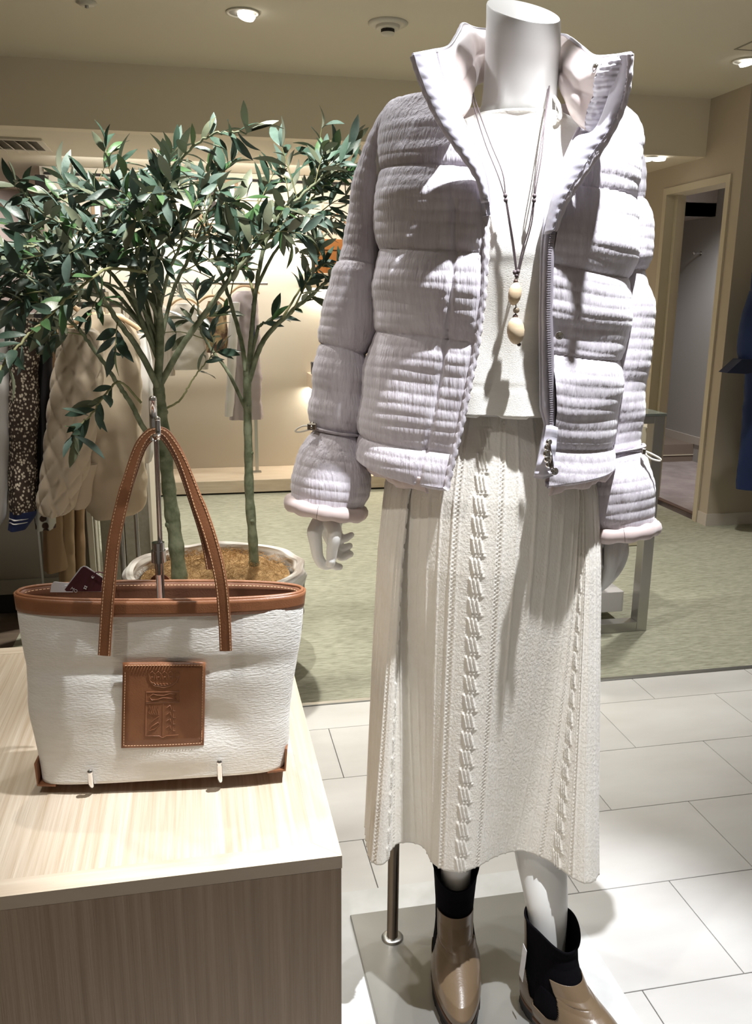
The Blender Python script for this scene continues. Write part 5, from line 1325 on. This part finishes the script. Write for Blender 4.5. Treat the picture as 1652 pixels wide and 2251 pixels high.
m_navy = M('navy_rib', (.012, .022, .085), .85); m_blackk = M('black_knit', (.010, .008, .009), .9)
zr_ = ony(100, 640, YG)[2]
rl = rail('garment_rail', 'steel clothes rail holding the jackets at the left', (-1.6, YG, zr_), (-.30, YG, zr_), True)
MB().tube([(-.30, YG, zr_), (-.30, YG, 0)], .010, 12).build('upright', m_steel, rl, True); MB().tube([(-1.6, YG, zr_), (-1.6, YG, 0)], .010, 12).build('upright', m_steel, rl, True)
g = thing('quilted_jacket', 'beige diamond quilted jacket hanging on the left rail', 'jacket', ony(200, 1130, YG))
garment('jacket_body', [(690, 190, 265), (720, 165, 290), (800, 150, 305), (950, 150, 315), (1060, 170, 322), (1110, 185, 318), (1128, 200, 300)], YG+.06, .10, m_quilt2, g, 3, .25, 4, rough=.02)
garment('sleeve', [(722, 150, 205), (740, 135, 222), (800, 120, 226), (870, 108, 222), (960, 98, 208), (1040, 90, 190), (1090, 82, 168), (1118, 84, 160), (1127, 95, 148)], YG-.10, .075, m_quilt, g, 1, .08, 3, quilt_=.085)
garment('front_facing', [(1020, 175, 215), (1060, 160, 205), (1100, 152, 200), (1117, 158, 190)], YG-.05, .03, m_quilt, g, 4, .2, 3)
garment('back_flap', [(1040, 200, 300), (1090, 196, 296), (1130, 196, 262)], YG+.08, .05, m_quilt2, g, 7, .3, 3, rough=.015)
hanger(g, 225, 690, YG, .12)
g = thing('patterned_cardigan', 'brown and white basket knit cardigan with striped navy cuff', 'cardigan', ony(60, 1165, YG))
garment('sleeve', [(700, 40, 90), (720, 22, 92), (800, 17, 86), (900, 18, 84), (1000, 20, 82), (1080, 21, 80), (1125, 20, 78)], YG-.05, .05, m_check, g, 2, .12, 4, rough=.008)
garment('cuff', [(1122, 20, 79), (1135, 19, 78), (1162, 17, 60)], YG-.05, .047, m_navy, g, 2, .1, 4)
for y0 in (1136, 1144): garment('cuff_stripe', [(y0, 18.5, 78-(y0-1130)*.5), (y0+2.2, 18.5, 77-(y0-1130)*.5)], YG-.05, .0495, m_white, g, 2, .1, 4, nz=6)
garment('body_panel', [(700, 60, 95), (760, 60, 104), (900, 65, 112), (1050, 70, 120), (1160, 78, 121)], YG+.03, .05, m_dots, g, 5, .2, 4)
garment('lining_panel', [(690, 75, 110), (760, 72, 116), (900, 76, 112), (1100, 80, 108)], YG-.01, .035, m_blackk, g, 6, .2, 3)
hanger(g, 70, 668, YG, .10)
g = thing('white_shirt', 'white shirt hanging at the left edge of the picture', 'shirt', ony(-10, 1100, YG))
garment('shirt_body', [(690, -60, 10), (760, -70, 20), (900, -75, 22), (1050, -80, 20), (1130, -80, 14), (1156, -75, 0)], YG-.06, .07, m_greyshirt, g, 1, .25, 5)
hanger(g, -25, 670, YG, .10)
g = thing('camel_coat', 'camel coat squeezed between the cardigan and the quilted jacket', 'coat', ony(118, 1150, YG))
garment('coat_body', [(660, 80, 120), (700, 86, 128), (800, 92, 128), (1000, 92, 130), (1180, 96, 140), (1250, 98, 150)], YG+.10, .06, m_camel, g, 2, .2, 4)
hanger(g, 105, 650, YG+.06, .10)
zr2 = ony(296, 722, YG+.34)[2]+.09
rl2 = rail('garment_rail', 'second steel clothes rail behind the quilted jacket, carrying trousers and white blouse', (-1.5, YG+.34, zr2), (-.27, YG+.34, zr2), True)
MB().tube([(-.27, YG+.34, zr2), (-.27, YG+.34, 0)], .009, 12).build('upright', m_steel, rl2, True); MB().tube([(-1.5, YG+.34, zr2), (-1.5, YG+.34, 0)], .009, 12).build('upright', m_steel, rl2, True)
g = thing('tan_trousers', 'tan trousers hanging behind the quilted jacket', 'trousers', ony(150, 1250, YG+.3))
garment('trouser_leg', [(900, 122, 166), (1130, 126, 162), (1290, 130, 166)], YG+.3, .03, m_camel2, g, 1, .2, 3)
garment('trouser_leg', [(900, 168, 200), (1130, 164, 186), (1290, 168, 190)], YG+.34, .03, m_camel, g, 3, .2, 3)
garment('waistband', [(745, 124, 198), (910, 122, 200)], YG+.32, .05, m_camel2, g, 3, .1, 3, nz=6)
hanger(g, 160, 722, YG+.34, .08)
g = thing('white_blouse', 'white blouse at the right end of the left rail', 'blouse', ony(315, 1030, YG+.35))
garment('blouse_body', [(735, 270, 320), (800, 262, 334), (900, 262, 336), (985, 268, 336), (1015, 280, 332)], YG+.34, .06, m_white, g, 4, .25, 4)
hanger(g, 296, 722, YG+.34, .09)
# -- back rail
YB = 6.12
zb_ = ony(450, 622, YB)[2]
rl = rail('garment_rail', 'wall mounted steel rail holding pale knitwear at the back', (-.45, YB, zb_), (.50, YB, zb_), False)
MB().tube([(.42, YB, zb_), (.42, 6.42, zb_)], .008, 10).build('bracket', m_steel, rl, True); MB().tube([(-.40, YB, zb_), (-.40, 6.42, zb_)], .008, 10).build('bracket', m_steel, rl, True)
m_flor = M('floral_print', (.62, .55, .45), .85, col2=(.40, .26, .13), ns=14, lo=.48, hi=.62); m_gold = M('brown_gold_print', (.50, .36, .20), .85, col2=(.16, .09, .06), ns=16, lo=.45, hi=.58)
m_lilac = M('lilac_cloth', (.46, .40, .42), .8); m_ivory = M('ivory_knit', (.70, .66, .60), .9, bump=.3, bs=60)
def bg(name, lb, cat, rows, dep, m, seed, hp_, Y=YB):
    g = thing(name, lb, cat, ony(rows[-1][1], rows[-1][0], Y)); garment(name.split('_')[-1]+'_body', rows, Y, dep, m, g, seed, .3, 5, rough=.015); hanger(g, hp_, rows[0][0]-12, Y, .10); return g
bg('beige_knit_top', 'beige striped knit top hanging behind the left tree trunk', 'top', [(660, 300, 350), (690, 285, 372), (760, 280, 382), (826, 285, 384)], .05, M('beige_stripe_knit', (.55, .48, .42), .9, col2=(.68, .63, .58), ns=30, st=(4, 1, .2)), 1, 325)
bg('ivory_blouse', 'ivory layered blouse hanging behind the trees', 'blouse', [(668, 385, 425), (690, 374, 446), (760, 372, 455), (812, 374, 456)], .05, m_ivory, 3, 405)
bg('floral_top', 'cream and brown floral top hanging at the back', 'top', [(662, 455, 480), (680, 450, 497), (730, 452, 500), (775, 456, 498)], .04, m_gold, 5, 467, YB-.05)
g = bg('lilac_dress', 'long pale lilac dress hanging at the right of the back rail', 'dress', [(640, 520, 552), (660, 508, 566), (740, 505, 572), (850, 506, 574), (922, 503, 577)], .05, m_lilac, 7, 538)
garment('white_sleeve', [(665, 505, 528), (760, 500, 522), (915, 494, 512)], YB-.07, .03, m_white, g, 2, .2, 3)
garment('navy_strap', [(668, 553, 559), (760, 555, 561)], YB-.06, .01, m_navy, g, 2, .1, 3, nz=8)
t = thing('rail_upright', 'thin grey upright under the back rail beside the lilac dress', 'post', ony(567, 1040, 6.2))
a = ony(562, 930, 6.2); MB().box((a[0]-.012, 6.19, .10), (a[0]+.012, 6.205, a[2]+.05)).build('upright', m_steel, t); MB().box((a[0]-.03, 6.17, .1003), (a[0]+.03, 6.225, .108)).build('foot_plate', m_steel, t)
sg_ = thing('shop_sign', 'small white sign with green lettering behind the cardigan at left', 'sign', ony(45, 720, 3.6))
a, b = ony(10, 715, 3.6), ony(75, 688, 3.6); MB().box((a[0], 3.6, a[2]), (b[0], 3.606, b[2]), b=.001).build('sign_board', M('white_sign', (.7, .72, .68), .6), sg_)
c = ony(16, 712, 3.597); text('lettering', 'NE', c, (1, 0, 0), (0, 0, 1), .036, M('green_print', (.05, .30, .10), .6), sg_)
MB().box(((a[0]+b[0])/2-.004, 3.602, 0), ((a[0]+b[0])/2+.004, 3.612, a[2])).build('sign_pole', m_steel, sg_)
# -- navy garment at the right edge
m_blue = M('navy_denim', (.012, .028, .105), .8, bump=.3, bs=200); m_blue2 = M('navy_satin', (.006, .010, .028), .4)
YN = 4.36
g = thing('navy_coat', 'long navy coat cut off by the right edge of the picture', 'coat', ony(1650, 1070, YN))
garment('coat_body', [(600, 1655, 1800), (700, 1646, 1810), (830, 1640, 1820), (960, 1630, 1820), (1062, 1621, 1820), (1069, 1622, 1820)], YN, .09, m_blue, g, 1, .15, 3, rough=.01)
garment('sleeve', [(640, 1650, 1700), (700, 1630, 1690), (760, 1624, 1680), (800, 1628, 1690)], YN-.1, .06, m_blue, g, 2, .15, 3)
cu = [B_ for B_ in (ony(1630, 790, YN-.16), ony(1597, 820, YN-.16), ony(1640, 822, YN-.16), ony(1690, 812, YN-.16), ony(1690, 790, YN-.16))]
V = np.array(cu); obj('cuff', np.vstack([V, V+[0, .08, 0]]), [[0, 1, 2, 3, 4], [9, 8, 7, 6, 5]]+[[i, i+5, (i+1) % 5+5, (i+1) % 5] for i in range(5)], m_blue2, g, False)
hanger(g, 1720, 585, YN, .14)
rl = rail('garment_rail', 'steel rail carrying the navy coat beyond the right edge', (3.06, YN, 1.62), (4.2, YN, 1.62), False)

# ------------------------------------------------------------------ stainless display case at the right
m_case = M('satin_stainless', (.42, .41, .385), .35, .75, bump=.02, bs=60)
m_glass = M('clear_glass', (.85, .95, .92), .02, trans=1.0); m_glass.node_tree.nodes['Principled BSDF'].inputs['IOR'].default_value = 1.3
dc = thing('display_case', 'stainless steel framed glass display case behind the mannequin', 'display case', (1.5, 3.3, 0))
CX1, CY0, CY1, CZ1 = 1.795, 3.07, 3.62, .906
CX0 = .95; lw_ = .046
MB().box((CX1-lw_, CY0, .0), (CX1, CY0+.055, CZ1-.006), b=.0015).build('leg', m_case, dc)
MB().box((CX0, CY0, .0), (CX0+lw_, CY0+.055, CZ1-.006), b=.0015).build('leg', m_case, dc)
MB().box((CX0+lw_, CY0, 0), (CX1-lw_, CY0+.055, .042), b=.0015).build('bottom_rail', m_case, dc)
MB().box((CX0+lw_, CY0, CZ1-.036), (CX1-lw_, CY0+.02, CZ1-.006), b=.0015).build('top_rail', m_case, dc)
MB().box((CX0-.005, CY0-.004, CZ1-.006), (CX1+.004, CY1, CZ1+.004), b=.001).build('glass_top', M('grey_glass_top', (.20, .23, .21), .06, spec=.8), dc)
MB().box((CX0+lw_, CY0+.06, .425), (CX1-lw_-.002, CY1-.02, .435)).build('glass_shelf', M('dark_glass_shelf', (.02, .025, .025), .05, spec=.8), dc)
MB().box((CX0+lw_, CY0+.12, .045), (CX1-lw_-.004, CY1-.04, .135), b=.002).build('white_plinth', M('white_laminate', (.66, .64, .65), .4), dc)
MB().box((CX0, CY1-.04, 0), (CX0+lw_, CY1, CZ1-.006), b=.0015).build('leg', m_case, dc)
cb_ = thing('cream_cabinet', 'low cream cabinet with a slim chrome handle beyond the display case', 'cabinet', (2.0, 4.3, 0))
a = ony(1448, 935, 4.25); MB().box((a[0]-.9, 4.25, .0), (a[0]-.005, 4.6, a[2]), b=.006).build('carcass', m_trim, cb_)
MB().box((a[0]-.005, 4.24, .3), (a[0]+.022, 4.55, a[2]+.0), b=.01).build('side_cushion', M('tan_panel', (.33, .26, .17), .6), cb_)
c = ony(1428, 942, 4.23); d_ = ony(1426, 1012, 4.23); MB().tube(smooth_path([c+[-.012, .02, 0], c, (c+d_)/2+[.004, 0, 0], d_, d_+[-.012, .02, 0]], 20), .004, 8).build('handle', m_chrome, cb_, True)
bk_ = thing('black_pouch', 'small black pouch lying on the glass shelf of the display case', 'pouch', (1.45, 3.3, .4353))
MB().box((1.44, 3.22, .4354), (1.60, 3.34, .458), b=.008).build('pouch_body', m_dark, bk_); MB().box((1.445, 3.218, .447), (1.595, 3.221, .450)).build('pouch_zip', m_steel, bk_)

# ------------------------------------------------------------------ ceiling fittings
m_fit = M('white_fitting', (.72, .68, .60), .5); m_lamp = emit('lamp_face', (1, .97, .9), 6)
def downlight(label, px, py, z, r, tl, dx=0):
    c = onz(px, py, z); t = thing('downlight', label, 'light', (c[0], c[1], z-.02))
    MB().lathe([(r*1.0, 0), (r*1.12, 0), (r*1.14, -.004), (r*.98, -.006), (r*.92, .0), (r*.90, .0)], (c[0], c[1], z-.0008), 40).build('trim_ring', m_fit, t, True)
    MB().lathe([(0, .001), (r*.93, .001)], (c[0], c[1], z-.003), 40).build('recess', M('recess_grey', (.30, .28, .24), .6), t, True)
    MB().lathe([(0, 0), (r*.55, 0), (r*.62, .012), (0, .012)], (c[0]+dx, c[1]-.01, z-.022), 32, ax=(tl[0], tl[1], 1)).build('lamp', m_lamp, t, True)
    return t
downlight('round recessed ceiling downlight left of the smoke detector', 533, 27, CZ, .062, (.25, .15), .012)
downlight('bright round recessed ceiling downlight at the right edge', 1640, 133, CZ, .062, (-.2, .1), .0)
t = downlight('pair of downlights in the low ceiling above the fitting room door', 1430, 346, LZ, .05, (.0, .1), -.03)
c = onz(1443, 345, LZ); MB().lathe([(0, 0), (.036, 0), (.04, .012), (0, .012)], (c[0]+.015, c[1], LZ-.02), 24).build('lamp', m_lamp, t, True)
c = onz(852, 50, CZ); sd = thing('smoke_detector', 'round white smoke detector on the ceiling', 'smoke detector', (c[0], c[1], CZ-.05))
MB().lathe([(.085, 0), (.086, -.006), (.06, -.012), (0, -.012)], (c[0], c[1], CZ-.0005), 40).build('base_plate', m_fit, sd, True)
MB().lathe([(.052, -.012), (.052, -.022), (.046, -.026), (0, -.026)], (c[0], c[1], CZ-.0005), 40).build('housing', m_fit, sd, True)
MB().lathe([(.030, -.026), (.030, -.040), (0, -.040)], (c[0], c[1], CZ-.0005), 10).build('sensor_vents', m_dark, sd)
MB().lathe([(.031, -.040), (.026, -.048), (0, -.050)], (c[0], c[1], CZ-.0005), 30).build('sensor_cap', m_fit, sd, True)
c = onz(190, 4, CZ); t = thing('sprinkler', 'small round ceiling sprinkler cover at the upper left', 'sprinkler', (c[0], c[1], CZ-.02))
MB().lathe([(.04, 0), (.042, -.004), (.03, -.008), (.03, -.012), (0, -.013)], (c[0], c[1], CZ-.0005), 32).build('cover', m_fit, t, True); MB().lathe([(.008, -.013), (.008, -.022), (0, -.024)], (c[0], c[1], CZ-.0005), 12).build('nozzle', m_steel, t, True)
v = thing('air_vent', 'square louvred air vent in the low ceiling at the left', 'vent', (-1.05, 5.5, LZ-.02))
vx1, vy0, vy1 = -.78, 5.33, 5.72; vx0 = vx1-.62
for lo, hi in (((vx0, vy0), (vx1, vy0+.035)), ((vx0, vy1-.035), (vx1, vy1)), ((vx1-.035, vy0+.035), (vx1, vy1-.035)), ((vx0, vy0+.035), (vx0+.035, vy1-.035))):
    MB().box((lo[0], lo[1], LZ-.012), (hi[0], hi[1], LZ-.0003), b=.002).build('frame_rail', m_fit, v)
MB().box((vx0+.03, vy0+.03, LZ-.004), (vx1-.03, vy1-.03, LZ-.0006)).build('duct_opening', M('vent_shadow', (.10, .085, .06), .8), v)
for k in range(9):
    x = vx0+.06+k*.06; MB().box((-.02, vy0+.035, -.001), (.02, vy1-.035, .001), M=Matrix.Translation((x, 0, LZ-.018))@Matrix.Rotation(.6, 4, 'Y')).build('louvre', m_fit, v)
h = thing('access_hatch', 'square access hatch in the ceiling at the right edge', 'hatch', (3.0, 4.0, CZ-.003))
a = onz(1612, 108, CZ); MB().box((a[0], a[1]-.45, CZ-.003), (a[0]+.45, a[1]-.44, CZ-.0004)).box((a[0], a[1]-.44, CZ-.003), (a[0]+.01, a[1], CZ-.0004)).box((a[0]+.01, a[1]-.01, CZ-.003), (a[0]+.45, a[1], CZ-.0004)).build('hatch_frame', M('hatch_joint', (.30, .27, .21), .7), h)
MB().box((a[0]+.012, a[1]-.438, CZ-.0015), (a[0]+.45, a[1]-.012, CZ-.0003)).build('hatch_panel', m_ceil, h)
